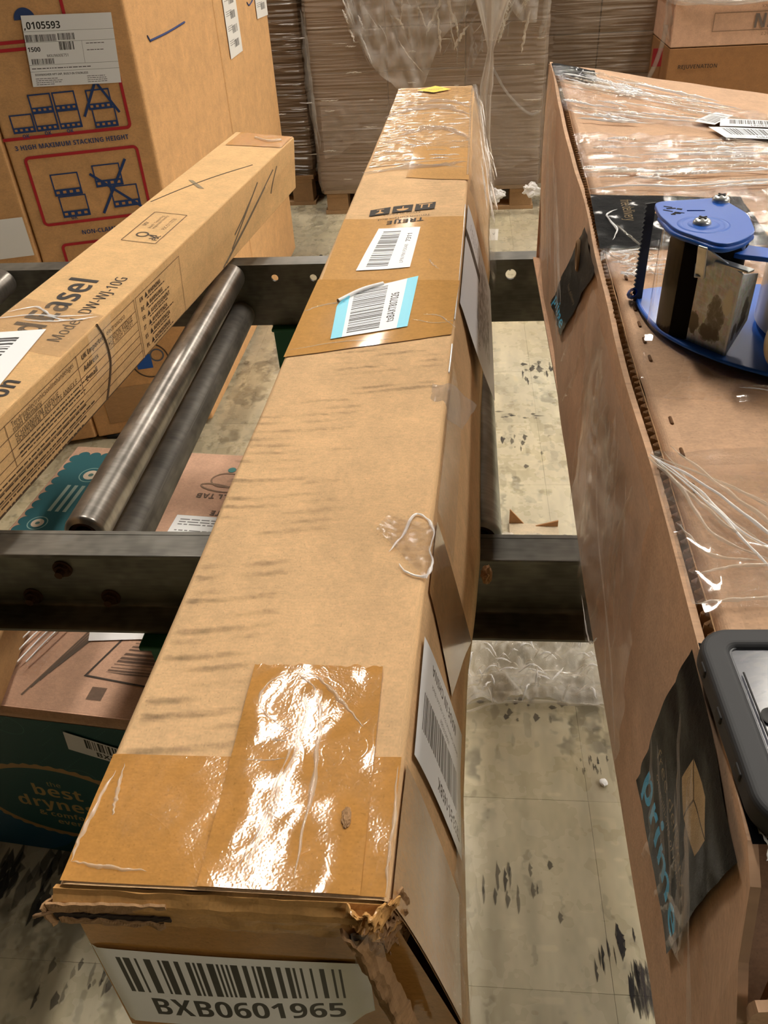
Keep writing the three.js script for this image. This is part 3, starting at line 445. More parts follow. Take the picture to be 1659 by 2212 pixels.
  for (const pts of [[[.001, -.868], [.04, -.888], [.08, -.884], [.108, -.902]], [[.004, -.885], [.03, -.905], [.06, -.89], [.1, -.905]], [[.03, -.872], [.06, -.876], [.1, -.893]]]) part(t, 'tape_wrinkle_and_glint', crease(pts.map(([x, z]) => [x, .0012, z]), [0, 1, 0], .0042, .0012, 30, pts[0][1] * 40), M.glintWearWhite);  // white strips stand for the glint of the tape
  part(t, 'tape', rq([[-.86, -.001], [-.915, -.001], [-.9, -.09], [-.86, -.09]], .0012), M.filmFlat);
  part(t, 'tape', tq([[.012, -1.585], [.012, -1.67], [W - .002, -1.672], [W - .002, -1.60]], .0009), M.tapeBrown);
  part(t, 'tape_wrinkle_and_glint', tube([[.05, .002, -1.64], [.08, .003, -1.625], [.1, .002, -1.64]], .003, 14, 5), M.wrinkle);
  part(t, 'barcode_label', tq([[.022, -.64], [.022, -.838], [.068, -.858], [.098, -.64]], .0014), paper(canvasTex(640, 300, (x, w, h) => { x.fillStyle = '#eceef0'; x.fillRect(0, 0, w, h); bars(x, 40, 20, 560, 150, 31, true, 60); })), 'white barcode label');
}

// ---------------------------------------------------------------- wide damaged carton on the right
const rX = (z) => interp([.13, .2, .27, .5, .64, .86, 1.01, 1.23], [.097, .101, .101, .101, .104, .109, .112, .115], -z);
const rTop = (x, z) => .992 - .055 * z - .17 * Math.max(0, x - .1) * sstep(.7, 1.25, -z) + .0015 * N(x * 14, z * 10, 4);
const rNear = -.14, rFar = -1.225;
const rQuad = (c, lift = .0008, nu = 16, nv = 10, wob = 0) => { const f = bil(c.map(([x, z]) => [x, 0, z])); return sheet((s, q) => { const p = f(s, q); return V(p.x, rTop(p.x, p.z) + lift + wob * Math.abs(N(p.x * 30, p.z * 45, 7)), p.z); }, nu, nv); };
{
  const t = thing('wide_carton', 'big torn brown carton wrapped in black and clear tape, open along its left edge', 'carton', [.4, .789, -.68]);
  const XR = .68;
  const panel = (a, b, th, name, mat, nu = 40, nv = 20, uvm = [1, .3], lab) => part(t, name, thick((s, q) => a(s, q), nu, nv, th, uvm), mat, lab);
  // left wall: outer liner with a bulge, its raw flutes showing along the top
  const LX = (z, y) => rX(z) - .001 + .0035 * N(z * 6, y * 9, 1) + .0045 * Math.sin(Math.PI * clamp((y - .79) / .21)) * 0 + .004 * clamp((.99 - y) / .2);
  panel((s, q) => { const z = lerp(rFar, -.118, s), y = lerp(rTop(.1, z) - .001 - .05 * sstep(-.15, -.118, z), .7905, q); return V(LX(z, y), y, z); }, 0, .0035, 'side_wall', M.kraftRight, 90, 14, [1.1, .22]);
  // fluted edge between two liners
  const flute = []; const zA = -.2, zB = -1.15, waves = 150;
  for (let k = 0; k <= waves * 6; k++) { const z = lerp(zA, zB, k / (waves * 6)); flute.push([z, rX(z) + .0042 + .0019 * Math.sin(k / 6 * Math.PI * 2) + .001 * N(z * 60, 1, 1)]); }
  part(t, 'flutes', sheet((s, q) => { const [z, x] = flute[Math.round(s * (flute.length - 1))]; return V(x, rTop(.1, z) + .0005 - .012 * q + .0012 * N(z * 50, 2, 2), z); }, flute.length - 1, 1, [1, .01]), M.torn, 'exposed corrugated flutes');
  part(t, 'inner_liner', thick((s, q) => { const z = lerp(zB, zA, s); return V(rX(z) + .0066 + .0006 * N(z * 40), rTop(.1, z) - .001 - .02 * q, z); }, 60, 2, .0006, [1, .02]), M.torn);
  // top panel with a rounded crease along the gap
  panel((s, q) => { const z = lerp(rFar, rNear, q), x0 = rX(z) + .0095 + .0012 * N(z * 24, 3, 3), k = s * 1.0; if (k < .06) { const a = (1 - k / .06) * 1.3; return V(x0 + .004 - .005 * Math.sin(a), rTop(x0, z) - .006 * (1 - Math.cos(a)), z); } const x = lerp(x0 + .004, XR, (k - .06) / .94); return V(x, rTop(x, z) - .0004 * Math.exp(-(((x - x0 - .012) / .003) ** 2)) * 3, z); }, 0, .004, 'top_panel', M.kraftRight, 100, 110, [.58, 1.1]);
  panel((s, q) => V(lerp(rX(rFar), XR, s), lerp(rTop(lerp(.11, XR, s), rFar) - .002, .7905, q), rFar + .001), 0, .004, 'end_wall', M.kraftRight, 10, 6, [.58, .2]);
  panel((s, q) => V(XR, lerp(rTop(XR, lerp(rNear, rFar, s)) - .003, .7905, q), lerp(rNear, rFar, s)), 0, .004, 'side_wall', M.kraftRight, 10, 4, [1.1, .2]);
  panel((s, q) => V(lerp(.11, XR, s), .7938, lerp(rFar, rNear, q)), 0, .003, 'bottom_panel', M.kraftRight, 6, 6, [.6, 1.1]);
  // crumpled flap at the near corner
  panel((s, q) => { const x = lerp(.099, .30, s), y = lerp(.962 - .05 * s, .80, q), z = -.116 + .024 * Math.sin(s * 2.4) * (.4 + q * .6) + .012 * N(s * 5, q * 4, 6); return V(x, y, z); }, 0, .0035, 'end_flap', M.kraftRight, 40, 24, [.2, .18], 'crumpled near end flap');
  panel((s, q) => V(lerp(.116, .3, s), lerp(rTop(.15, rNear) - .002, .86, q) + .004 * N(s * 6, q * 3), rNear - .002 + .012 * q), 0, .0035, 'inner_flap', M.inner, 16, 8, [.2, .14]);
  // perforations beside the crease
  const perfM = new S({ color: 0x6b4a2c, roughness: .95 });
  for (const z of [-.58, -.556, -.533, -.511, -.49, -.468, -.4, -.37, -.34]) { const x = rX(z) + .0172; part(t, 'perforation', new THREE.CapsuleGeometry(.0011, .006, 3, 6).rotateX(Math.PI / 2).translate(x, rTop(x, z) - .0004, z), perfM); }
  // black printed tape: over the top and down the side, twice
  const blackPrint = (seed, mode) => canvasTex(768, 1024, (x, w, h) => {
    x.fillStyle = '#0b0d0f'; x.fillRect(0, 0, w, h); x.fillStyle = '#c9a877';
    const ic = (a, b, k) => { x.fillStyle = '#caa878'; x.beginPath(); x.moveTo(a, b); x.lineTo(a + 150 * k, b - 40 * k); x.lineTo(a + 260 * k, b + 20 * k); x.lineTo(a + 260 * k, b + 150 * k); x.lineTo(a + 110 * k, b + 200 * k); x.lineTo(a, b + 130 * k); x.fill(); x.strokeStyle = '#5b4a33'; x.lineWidth = 8; x.beginPath(); x.moveTo(a + 110 * k, b + 70 * k); x.lineTo(a + 110 * k, b + 200 * k); x.moveTo(a, b); x.lineTo(a + 110 * k, b + 66 * k); x.lineTo(a + 260 * k, b + 20 * k); x.stroke(); };
    if (mode === 0) { ic(330, 190, 1.1); x.fillStyle = '#8f7a58'; x.font = '100px sans-serif'; x.fillText('free delivery', 100, 590, 620); x.font = '54px sans-serif'; x.fillText('on millions of items', 150, 680, 520); x.fillStyle = '#4fc0ee'; x.font = 'bold 290px sans-serif'; x.fillText('prime', 60, 930, 690); }
    if (mode === 1) { x.fillStyle = '#8f7a58'; x.font = '70px sans-serif'; x.fillText('free delivery', 300, 520, 380); x.fillStyle = '#4fc0ee'; x.font = 'bold 240px sans-serif'; x.fillText('prime', 40, 960, 660); }
    if (mode === 2) { x.save(); x.translate(150, 100); x.rotate(Math.PI / 2); x.fillStyle = '#a8916b'; x.font = '74px sans-serif'; x.fillText('free delivery', 0, 0, 560); x.restore(); ic(280, 260, .9); }
  });
  const blackTape = (tex, extra = {}) => new P({ map: tex, roughness: .5, specularIntensity: .12, clearcoat: .12, clearcoatRoughness: .1, bumpMap: crinkle, bumpScale: .0025, side: DS, ...extra });
  const sideTape = (c, tex, lift) => { const f = bil(c.map(([z, y]) => [z, y, 0])); part(t, 'printed_tape', sheet((s, q) => { const p = f(s, q); return V(LX(p.x, p.y) - lift - .0022 * Math.abs(N(p.x * 26, p.y * 30, 3)), Math.min(p.y, rTop(.1, p.x)), p.x); }, 30, 30), blackTape(tex), 'black printed tape'); };
  sideTape([[-.682, 1.026], [-.594, 1.022], [-.805, .868], [-.968, .833]], blackPrint(1, 1), .0022);
  sideTape([[-.238, 1.003], [-.151, .992], [-.183, .849], [-.272, .858]], blackPrint(2, 0), .0022);
  part(t, 'printed_tape', rQuad([[.0985, -.238], [.112, -.236], [.111, -.152], [.098, -.152]], .0016, 8, 16, .002), blackTape(canvasTex(128, 512, (x) => { x.fillStyle = '#0b0d0f'; x.fillRect(0, 0, 128, 512); x.fillStyle = '#e0c8a0'; x.fillRect(30, 290, 60, 200); x.fillStyle = '#6b5a40'; x.fillRect(30, 370, 60, 6); })), 'black printed tape folded over the edge');
  part(t, 'printed_tape', rQuad([[.112, -.738], [.235, -.722], [.235, -.624], [.107, -.628]], .0016, 30, 20, .0025), blackTape(blackPrint(3, 2)), 'black printed tape over the top');
  part(t, 'printed_tape', rQuad([[.117, -1.215], [.172, -1.2], [.168, -1.13], [.116, -1.15]], .002, 20, 10, .006), blackTape(blackPrint(4, 3)), 'scrap of black tape at the far corner');
  // clear tape and film over the top
  const ft = (c, wob = .004, nu = 40, nv = 18, m = M.film) => part(t, 'film_strip', rQuad(c, .0022, nu, nv, wob), m);
  ft([[.116, -1.205], [.35, -1.06], [.36, -.985], [.115, -1.1]], .008, 60, 20); ft([[.115, -1.1], [.25, -1.0], [.26, -.93], [.112, -.99]], .007, 60, 16);
  ft([[.114, -.905], [.34, -.905], [.34, -.78], [.111, -.775]], .009, 80, 26); ft([[.113, -.77], [.36, -.76], [.36, -.69], [.112, -.735]], .006, 60, 14);
  ft([[.105, -.628], [.3, -.63], [.3, -.57], [.104, -.572]], .009, 60, 16); ft([[.17, -.735], [.36, -.735], [.36, -.57], [.17, -.57]], .009, 60, 26);
  ft([[.12, -.5], [.34, -.47], [.34, -.385], [.104, -.42]], .003, 40, 16, M.filmFlat); ft([[.1, -.365], [.25, -.37], [.25, -.25], [.1, -.258]], .004, 50, 30);
  ft([[.1, -.31], [.14, -.32], [.2, -.27], [.105, -.245]], .004, 30, 20, M.filmFlat);
  // folds standing up in the film; the white ones paint its glints
  const fold = (pts, r, m = M.wrinkle) => part(t, 'film_fold_and_glint', crease(pts.map(([x, z]) => [x, rTop(x, z) + .0035, z]), [0, 1, 0], r * 3, r * 1.6, 44, r * 2000 + pts[0][1] * 70), m);
  const glints = (n, x0, x1, z0, z1, l0, l1, w, sd, slope = 0) => { reseed(sd); for (let k = 0; k < n; k++) { const x = lerp(x0, x1, rnd()), z = lerp(z0, z1, rnd()), l = lerp(l0, l1, rnd() * rnd()), b = (rnd() - .5) * .02; fold([[x, z], [x + l * .5, z + b * .4 + slope * l * .5], [x + l, z + b + slope * l]], w * (.5 + rnd()), rnd() < .6 ? M.glintWearWhite : M.wrinkle); } };
  for (const [a, b, w] of [[.12, -.3, .0009], [.135, -.3, .0007], [.15, -.295, .001], [.165, -.305, .0007], [.145, -.27, .0008], [.18, -.29, .0008]]) fold([[.1, -.363], [lerp(.1, a, .5), lerp(-.363, b, .5) - .004], [a, b], [a + .03, b + .02]], w, rnd() < .5 ? M.glintWearWhite : M.wrinkle); fold([[.098, -.361], [.114, -.33], [.128, -.305], [.145, -.288]], .0012, M.wrinkle); fold([[.112, -.371], [.13, -.335], [.15, -.305], [.17, -.28]], .0013, M.wrinkle); fold([[.107, -.366], [.122, -.322], [.14, -.296]], .0008, M.wrinkle); fold([[.1, -.258], [.13, -.262], [.17, -.265]], .001, M.wrinkle); fold([[.105, -.276], [.13, -.282], [.17, -.282]], .001, M.wrinkle); fold([[.103, -.31], [.115, -.288], [.135, -.285]], .0009, M.wrinkle);
  fold([[.11, -.745], [.15, -.752], [.19, -.748], [.26, -.757], [.34, -.755]], .0013, M.glintWearWhite); fold([[.115, -.8], [.18, -.79], [.25, -.782], [.32, -.8]], .0009, M.glintWearWhite); fold([[.13, -.7], [.12, -.69], [.124, -.66], [.118, -.64]], .0008, M.glintWearWhite);
  glints(56, .112, .26, -.895, -.785, .01, .14, .0011, 201); glints(14, .112, .2, -.80, -.775, .02, .1, .0012, 202, .03); glints(16, .24, .33, -.9, -.77, .01, .06, .0009, 203);
  glints(40, .114, .2, -1.19, -1.09, .02, .14, .0016, 204, .42); glints(20, .2, .28, -1.12, -1.0, .02, .09, .0012, 205, .4); glints(20, .113, .2, -1.08, -.99, .01, .09, .0012, 206, .3); glints(8, .114, .2, -1.0, -.96, .03, .1, .0014, 207, .25);
  glints(50, .105, .145, -.625, -.578, .004, .03, .0007, 208); glints(16, .24, .3, -.72, -.58, .008, .05, .0009, 209); glints(10, .17, .3, -.765, -.74, .02, .1, .0008, 210); glints(8, .16, .2, -.45, -.39, .005, .03, .0006, 211); glints(8, .14, .2, -.31, -.265, .004, .02, .0006, 212);
  fold([[.105, -.625], [.12, -.6], [.135, -.588], [.14, -.572]], .001); fold([[.125, -.67], [.135, -.635], [.145, -.605]], .001);
  // clear film hanging over the left wall
  const hang = (z0, z1, y0, y1, sd, m) => part(t, 'film_hang', sheet((s, q) => { const z = lerp(z0, z1, s) + .06 * q * (sd % 2 ? 1 : -1) * .4, y = lerp(rTop(.1, z) + y0, y1, q); return V(LX(z, y) - .003 - .008 * Math.abs(N(s * 5 + q * 5 + sd, q * 3, sd)), y, z); }, 40, 30), m);
  const veil = new P({ color: 0xdcd2c4, transparent: true, opacity: .2, roughness: .3, clearcoat: 1, clearcoatRoughness: .12, bumpMap: crinkle, bumpScale: .004, side: DS });  // pale tint, the sheen of the film is put into this colour
  hang(-1.2, -1.0, -.002, .80, 3, veil); hang(-.60, -.33, -.01, .795, 5, veil); hang(-.5, -.40, -.03, .80, 8, veil);
  const soft = new P({ color: 0xf0e2d2, transparent: true, opacity: .22, roughness: .25, clearcoat: 1, clearcoatRoughness: .15, side: DS });  // pale strips that paint the streaky reflections of the film
  const sf = (pts, r, m = soft) => part(t, 'film_fold_and_glint', crease(pts.map(([z, y]) => [LX(z, y) - .006, y, z]), [-1, 0, 0], r * 4, r * .9, 40, r * 2000 + pts[0][0] * 50), m);
  sf([[-.44, .99], [-.42, .93], [-.41, .88], [-.43, .82]], .0022); sf([[-.50, .965], [-.44, .9], [-.36, .86], [-.31, .83]], .0012); sf([[-.38, .99], [-.35, .93], [-.36, .86]], .0012); sf([[-.95, 1.0], [-.86, .93], [-.8, .86]], .003); sf([[-1.1, 1.03], [-1.04, .94], [-.98, .86]], .004); sf([[-.47, .81], [-.44, .805], [-.42, .81], [-.4, .835]], .0009, M.glintWearWhite);
  sf([[-.62, .99], [-.68, .93], [-.74, .87]], .0022); sf([[-.59, .985], [-.63, .92], [-.7, .85]], .0022);
  reseed(77); for (let k = 0; k < 26; k++) { const z = -.3 - rnd() * .85, y = rTop(.1, z) - .01 - rnd() * .07, dz = (z < -.6 ? .08 + rnd() * .12 : -.02 + rnd() * .08), dy = -.06 - rnd() * .1; if (z > -.98 && z < -.62) continue; sf([[z, y], [z + dz * .45 + (rnd() - .5) * .02, y + dy * .5], [z + dz, Math.max(y + dy, .8)]], .001 + rnd() * .0035); }
  for (let k = 0; k < 9; k++) { const z = -.25 + rnd() * .09, y = .985 - rnd() * .06; sf([[z, y], [z + .02 + rnd() * .02, y - .05], [z + rnd() * .04, y - .08]], .001 + rnd() * .0016); }
  for (let k = 0; k < 12; k++) { const z = -.235 + rnd() * .08, x = .1 + rnd() * .008; fold([[x, z], [x + .003, z + .008], [x - .001, z + .016]], .0007 + rnd() * .0006, rnd() < .5 ? M.glintWearWhite : M.wrinkle); }
  // twisted cardboard loop by the tape
  part(t, 'torn_paper', new THREE.TorusGeometry(.012, .0022, 6, 24).scale(.45, 1, 1).rotateY(Math.PI / 2).rotateX(-.6).translate(rX(-.7) - .004, .995, -.70), M.torn);
  // labels far on the top
  const lab = (c, seed, bg) => part(t, 'barcode_label', rQuad(c, .004, 8, 6), paper(canvasTex(512, 160, (x, w, h) => { x.fillStyle = bg; x.fillRect(0, 0, w, h); bars(x, 60, 20, 400, 90, seed, true, 60); x.fillStyle = '#333'; x.font = 'bold 34px sans-serif'; x.fillText(seed === 51 ? 'LPNRR7' : 'tsBAX2', 190, 148); })), 'white barcode label');
  lab([[.284, -.995], [.37, -1.0], [.36, -.955], [.272, -.95]], 51, '#eceef2'); lab([[.259, -.945], [.36, -.945], [.35, -.893], [.266, -.9]], 52, '#dfeaf2'); lab([[.25, -.97], [.268, -.955], [.305, -1.02], [.289, -1.035]], 53, '#e9e9e9');
}

// ---------------------------------------------------------------- tape dispenser lying on the wide carton
{
  const yB = 1.0215, yT = 1.091;
  const t = thing('tape_dispenser', 'blue metal hand tape dispenser with cream handle lying on its side on the wide carton', 'tape dispenser', [.15, yB, -.49]);
  const plate = (pts, th, holes = [], r = .006) => {          // outline in x,z; rounded corners
    const s = new THREE.Shape(), n = pts.length, P2 = pts.map(([x, z]) => new THREE.Vector2(x, -z));
    for (let i = 0; i < n; i++) { const p = P2[i], a = P2[(i + n - 1) % n], b = P2[(i + 1) % n]; const u = p.clone().add(a.clone().sub(p).setLength(Math.min(r, a.distanceTo(p) / 2.2))), w = p.clone().add(b.clone().sub(p).setLength(Math.min(r, b.distanceTo(p) / 2.2))); if (i) s.lineTo(u.x, u.y); else s.moveTo(u.x, u.y); s.quadraticCurveTo(p.x, p.y, w.x, w.y); }
    s.closePath(); for (const h of holes) s.holes.push(h);
    const g = new THREE.ExtrudeGeometry(s, { depth: th, bevelEnabled: true, bevelSize: .0006, bevelThickness: .0006, bevelSegments: 2, curveSegments: 14 }); g.rotateX(-Math.PI / 2); return g;
  };
  const base = plate([[.121, -.556], [.122, -.52], [.130, -.487], [.155, -.452], [.185, -.43], [.30, -.395], [.34, -.44], [.34, -.53], [.24, -.56], [.16, -.565]], .0016, [], .014).translate(0, yB + .0006, 0);
  part(t, 'side_plate', base, M.blue);
  part(t, 'side_plate_rim', tube([[.121, yB + .002, -.548], [.122, yB + .002, -.52], [.130, yB + .002, -.487], [.155, yB + .002, -.452], [.185, yB + .002, -.4305], [.24, yB + .002, -.412], [.30, yB + .002, -.396]], .0014, 60, 6), M.blue);
  const slot = new THREE.Path(); const sx = .1415, sz = -.5115, dx = .0052, dz = .0007; slot.moveTo(sx - dx, -(sz - .0002) + .0009 - dz); slot.lineTo(sx + dx, -(sz) + .0009 + -dz * 2); slot.lineTo(sx + dx, -(sz) - .0009 - dz * 2); slot.lineTo(sx - dx, -sz - .0009 - dz); slot.closePath();
  const top = plate([[.1205, -.529], [.161, -.5335], [.1695, -.503], [.1655, -.472], [.155, -.4595], [.143, -.4535], [.124, -.479], [.1195, -.505]], .0018, [slot], .007).translate(0, yT, 0);
  const tp = part(t, 'side_plate', top, M.blue);
  part(tp, 'rim', tube([[.120, yT - .001, -.507], [.1235, yT - .001, -.4805], [.1325, yT - .001, -.4675], [.143, yT - .001, -.4545], [.155, yT - .001, -.4605], [.1645, yT - .001, -.473]], .0017, 50, 6), M.blue);
  part(tp, 'emboss', new THREE.LatheGeometry([[.0, .0028], [.0065, .003], [.0085, .0026], [.0105, .0019], [.0125, .0028], [.0145, .0026], [.0165, .0016]].map((p) => new THREE.Vector2(...p)), 40).scale(1, 1, 1).translate(.1405, yT, -.486), M.blue, 'raised ring');
  const screw = (x, z, r) => { const g = new THREE.LatheGeometry([[0, .0042], [r * .4, .004], [r * .8, .0031], [r, .0016], [r, 0]].map((p) => new THREE.Vector2(...p)), 28).translate(x, yT + .0022, z); const sc = part(tp, 'screw', g, M.screw); part(sc, 'cross_slot', merge([rbox(r * 1.1, .0006, .0011, .0002).rotateY(.5).translate(x, yT + .0063, z), rbox(r * 1.1, .0006, .0011, .0002).rotateY(.5 + Math.PI / 2).translate(x, yT + .0063, z)]), M.dark); };
  screw(.1395, -.4865, .0052); screw(.160, -.527, .0052);
  reseed(5); for (let k = 0; k < 9; k++) { const x = .124 + rnd() * .010, z = -.519 + rnd() * .016; part(tp, 'paint_chip', rbox(.0012 + rnd() * .005, .0002, .0008 + rnd() * .0012, .00008).rotateY(rnd() * .8 - .7).translate(x, yT + .0025, z), M.dark); }
  // black guide drum, clear tape round it, toothed blade
  const drum = new THREE.LatheGeometry([[.004, 0], [.0215, 0], [.0225, .001], [.0225, .055], [.0215, .057], [.0215, .06], [.019, .061], [.019, .066], [.004, .066]].map((p) => new THREE.Vector2(...p)), 48).translate(.149, yB + .0025, -.4985);
  part(t, 'guide_drum', drum, new P({ color: 0x0d0a09, roughness: .6, specularIntensity: .12 }));
  part(t, 'tape_web', sheet((s, q) => { const a = lerp(2.95, 3.95, s), r = .0285; return V(.1505 + r * Math.cos(a), lerp(yT - .002, yB + .002, q), -.5035 - r * Math.sin(a)); }, 30, 6), M.filmFlat, 'clear tape wound round the drum');
  const teeth = new THREE.Shape(); teeth.moveTo(0, 0); teeth.lineTo(.006, 0); teeth.lineTo(.006, .066); teeth.lineTo(0, .066); for (let k = 21; k >= 0; k--) { teeth.lineTo(-.0017, .0015 + (k + .5) * .003); teeth.lineTo(0, .0015 + k * .003); } teeth.closePath();
  part(t, 'blade', new THREE.ExtrudeGeometry(teeth, { depth: .0012, bevelEnabled: false }).rotateY(.35).translate(.1185, yB + .0015, -.5405), M.rubber, 'dark toothed cutting blade');
  part(t, 'blade_guard', tube([[.1185, yB + .003, -.546], [.1165, yB + .006, -.541], [.117, yB + .010, -.536]], .0028, 12, 8), M.blue);
  // bent zinc plate with worn paint
  const zincTex = canvasTex(512, 768, (x, w, h) => { x.fillStyle = '#cdd6de'; x.fillRect(0, 0, w, h); reseed(61); for (let k = 0; k < 900; k++) { x.fillStyle = `rgba(${120 + rnd() * 90},${125 + rnd() * 85},${115 + rnd() * 80},.12)`; x.fillRect(rnd() * w, rnd() * h, 10 + rnd() * 60, 10 + rnd() * 60); } const blot = (cx, cy, rx, ry, c) => { x.fillStyle = c; for (let k = 0; k < 70; k++) { x.beginPath(); const a = rnd() * 6.3, d = Math.sqrt(rnd()); x.ellipse(cx + rx * d * Math.cos(a), cy + ry * d * Math.sin(a), 10 + rnd() * 22, 14 + rnd() * 40, rnd() - .5, 0, 6.3); x.fill(); } }; blot(330, 470, 80, 160, 'rgba(110,108,100,.5)'); blot(120, 600, 40, 70, 'rgba(104,98,84,.5)'); blot(300, 620, 110, 40, 'rgba(96,92,80,.45)'); blot(430, 300, 30, 90, 'rgba(205,205,190,.3)'); });
  const zincM = new S({ map: zincTex, metalness: .25, roughness: .42, side: DS });
  const pA = [.1375, -.4815], pB = [.1585, -.4555], pC = [.1745, -.4765];
  const zp = part(t, 'friction_plate', thick((s, q) => V(lerp(pA[0], pB[0], s), lerp(lerp(yT - .006, yT - .016, s), yB + .002, q), lerp(pA[1], pB[1], s)), 8, 8, .0012), zincM, 'worn zinc friction plate');
  part(zp, 'bent_side', thick((s, q) => V(lerp(pB[0], pC[0], s), lerp(lerp(yT - .016, yT - .024, s), lerp(yB + .002, yB + .016, s), q), lerp(pB[1], pC[1], s)), 8, 8, .0012), zincM);
  part(zp, 'tab', merge([rbox(.0062, .019, .0014, .0006).rotateX(.12).rotateY(-.88).translate(.1352, 1.0815, -.4585), rbox(.0062, .0014, .02, .0006).rotateY(-.25).translate(.1382, 1.0732, -.4675)]), M.zinc);
  part(zp, 'lip', rbox(.0225, .0015, .006, .0006).rotateY(-.88).translate(.155, yT - .0135, -.4625), M.zinc);
  // hinged arm, pivot pin, tape roll, grip
  part(t, 'arm', plate([[.1555, -.4915], [.163, -.494], [.178, -.486], [.27, -.444], [.268, -.43], [.174, -.4715], [.158, -.478]], .0018, [], .006).translate(0, yT - .0145, 0), M.blue);
  part(t, 'pivot_pin', cyl(.0024, .008, 20).translate(.164, yT - .0095, -.4845), M.zinc);
  const roll = new THREE.LatheGeometry([[.038, .001], [.056, .001], [.0565, .0015], [.0565, .0485], [.056, .049], [.038, .049], [.038, .001]].map((p) => new THREE.Vector2(...p)), 64).translate(.242, yB + .006, -.488);
  part(t, 'tape_roll', roll, new P({ color: 0xd9cdb8, roughness: .25, clearcoat: .6 }), 'roll of clear tape');
  part(t, 'handle', new THREE.CapsuleGeometry(.0105, .13, 8, 24).rotateZ(Math.PI / 2).rotateY(-.22).scale(1, 1.7, 1).translate(.247, yB + .0215, -.4235), M.cream, 'cream plastic grip');
}

// ---------------------------------------------------------------- handheld device
{
  const y0 = 1.0035, th = .012;
  const t = thing('handheld_device', 'handheld device in a black rubber case at the near corner of the wide carton', 'handheld device', [.17, y0, -.195]);
  const rr = (x0, z0, x1, z1, r) => { const s = new THREE.Shape(); const a = -z1, b = -z0; s.moveTo(x0 + r, a); s.lineTo(x1 - r, a); s.absarc(x1 - r, a + r, r, -Math.PI / 2, 0); s.lineTo(x1, b - r); s.absarc(x1 - r, b - r, r, 0, Math.PI / 2); s.lineTo(x0 + r, b); s.absarc(x0 + r, b - r, r, Math.PI / 2, Math.PI); s.lineTo(x0, a + r); s.absarc(x0 + r, a + r, r, Math.PI, Math.PI * 1.5); return s; };
  const ex = (s, d, b) => new THREE.ExtrudeGeometry(s, { depth: d, bevelEnabled: true, bevelSize: b, bevelThickness: b, bevelSegments: 5, curveSegments: 14 }).rotateX(-Math.PI / 2);
  const tilt = (g) => g.translate(-.17, -y0, .195).rotateY(.03).translate(.17, y0, -.195);
  const X0 = .0965, X1 = .262, Z0 = -.241, Z1 = -.152;
  const body = rr(X0 + .003, Z0 + .003, X1 - .003, Z1 - .003, .011);
  body.holes.push(rr(X0 + .0085, Z0 + .0075, X1 - .0085, Z1 - .0075, .006));
  part(t, 'rubber_case', tilt(ex(body, th - .006, .003).translate(0, y0 + .003, 0)), M.rubber);
  const glassTex = canvasTex(1024, 560, (x, w, h) => { x.fillStyle = '#5d6068'; x.fillRect(0, 0, w, h); reseed(71); for (let k = 0; k < 1400; k++) { const a = rnd() * .1; x.fillStyle = rnd() < .5 ? `rgba(170,172,180,${a})` : `rgba(40,42,50,${a})`; const cx = rnd() * w, cy = rnd() * h; x.beginPath(); x.ellipse(cx, cy, 4 + rnd() * 30, 2 + rnd() * 8, -.6 + rnd() * .5, 0, 6.3); x.fill(); } });
  part(t, 'back_cover', tilt(ex(rr(X0 + .007, Z0 + .006, X1 - .007, Z1 - .006, .006), .006, .0005).translate(0, y0 + .0022, 0)), new S({ color: 0x3d4046, roughness: .45 }));
  part(t, 'clear_window', tilt(quad([[X0 + .012, y0 + .0095, Z0 + .009], [X1 - .012, y0 + .0095, Z0 + .009], [X1 - .012, y0 + .0095, Z1 - .009], [X0 + .012, y0 + .0095, Z1 - .009]], 0)), new P({ map: glassTex, roughness: .22, clearcoat: 1, clearcoatRoughness: .12 }), 'scratched grey back window');
  const win = rr(X0 + .0085, Z0 + .0072, X1 - .0085, Z1 - .0072, .0055); win.holes.push(rr(X0 + .0115, Z0 + .0098, X1 - .0115, Z1 - .0098, .004));
  part(t, 'window_frame', tilt(ex(win, .0012, .0004).translate(0, y0 + .0088, 0)), new S({ color: 0x4a4d52, roughness: .4 }));
  part(t, 'camera_hole', tilt(new THREE.LatheGeometry([[0, .0002], [.0026, .0002], [.0034, .001], [.0042, .0006]].map((p) => new THREE.Vector2(...p)), 28).translate(.1145, y0 + .0097, -.1975)), M.black);
  for (const z of [-.222, -.2, -.176]) part(t, 'case_notch', tilt(rbox(.003, .004, .006, .0008).translate(X0 + .0008, y0 + .0075, z)), M.black);
  part(t, 'case_groove', tilt(tube([[X0 + .0135, y0 + .0106, -.218], [X0 + .0135, y0 + .0106, -.19], [X0 + .0135, y0 + .0106, -.168]], .0004, 10, 5)), M.black);
}

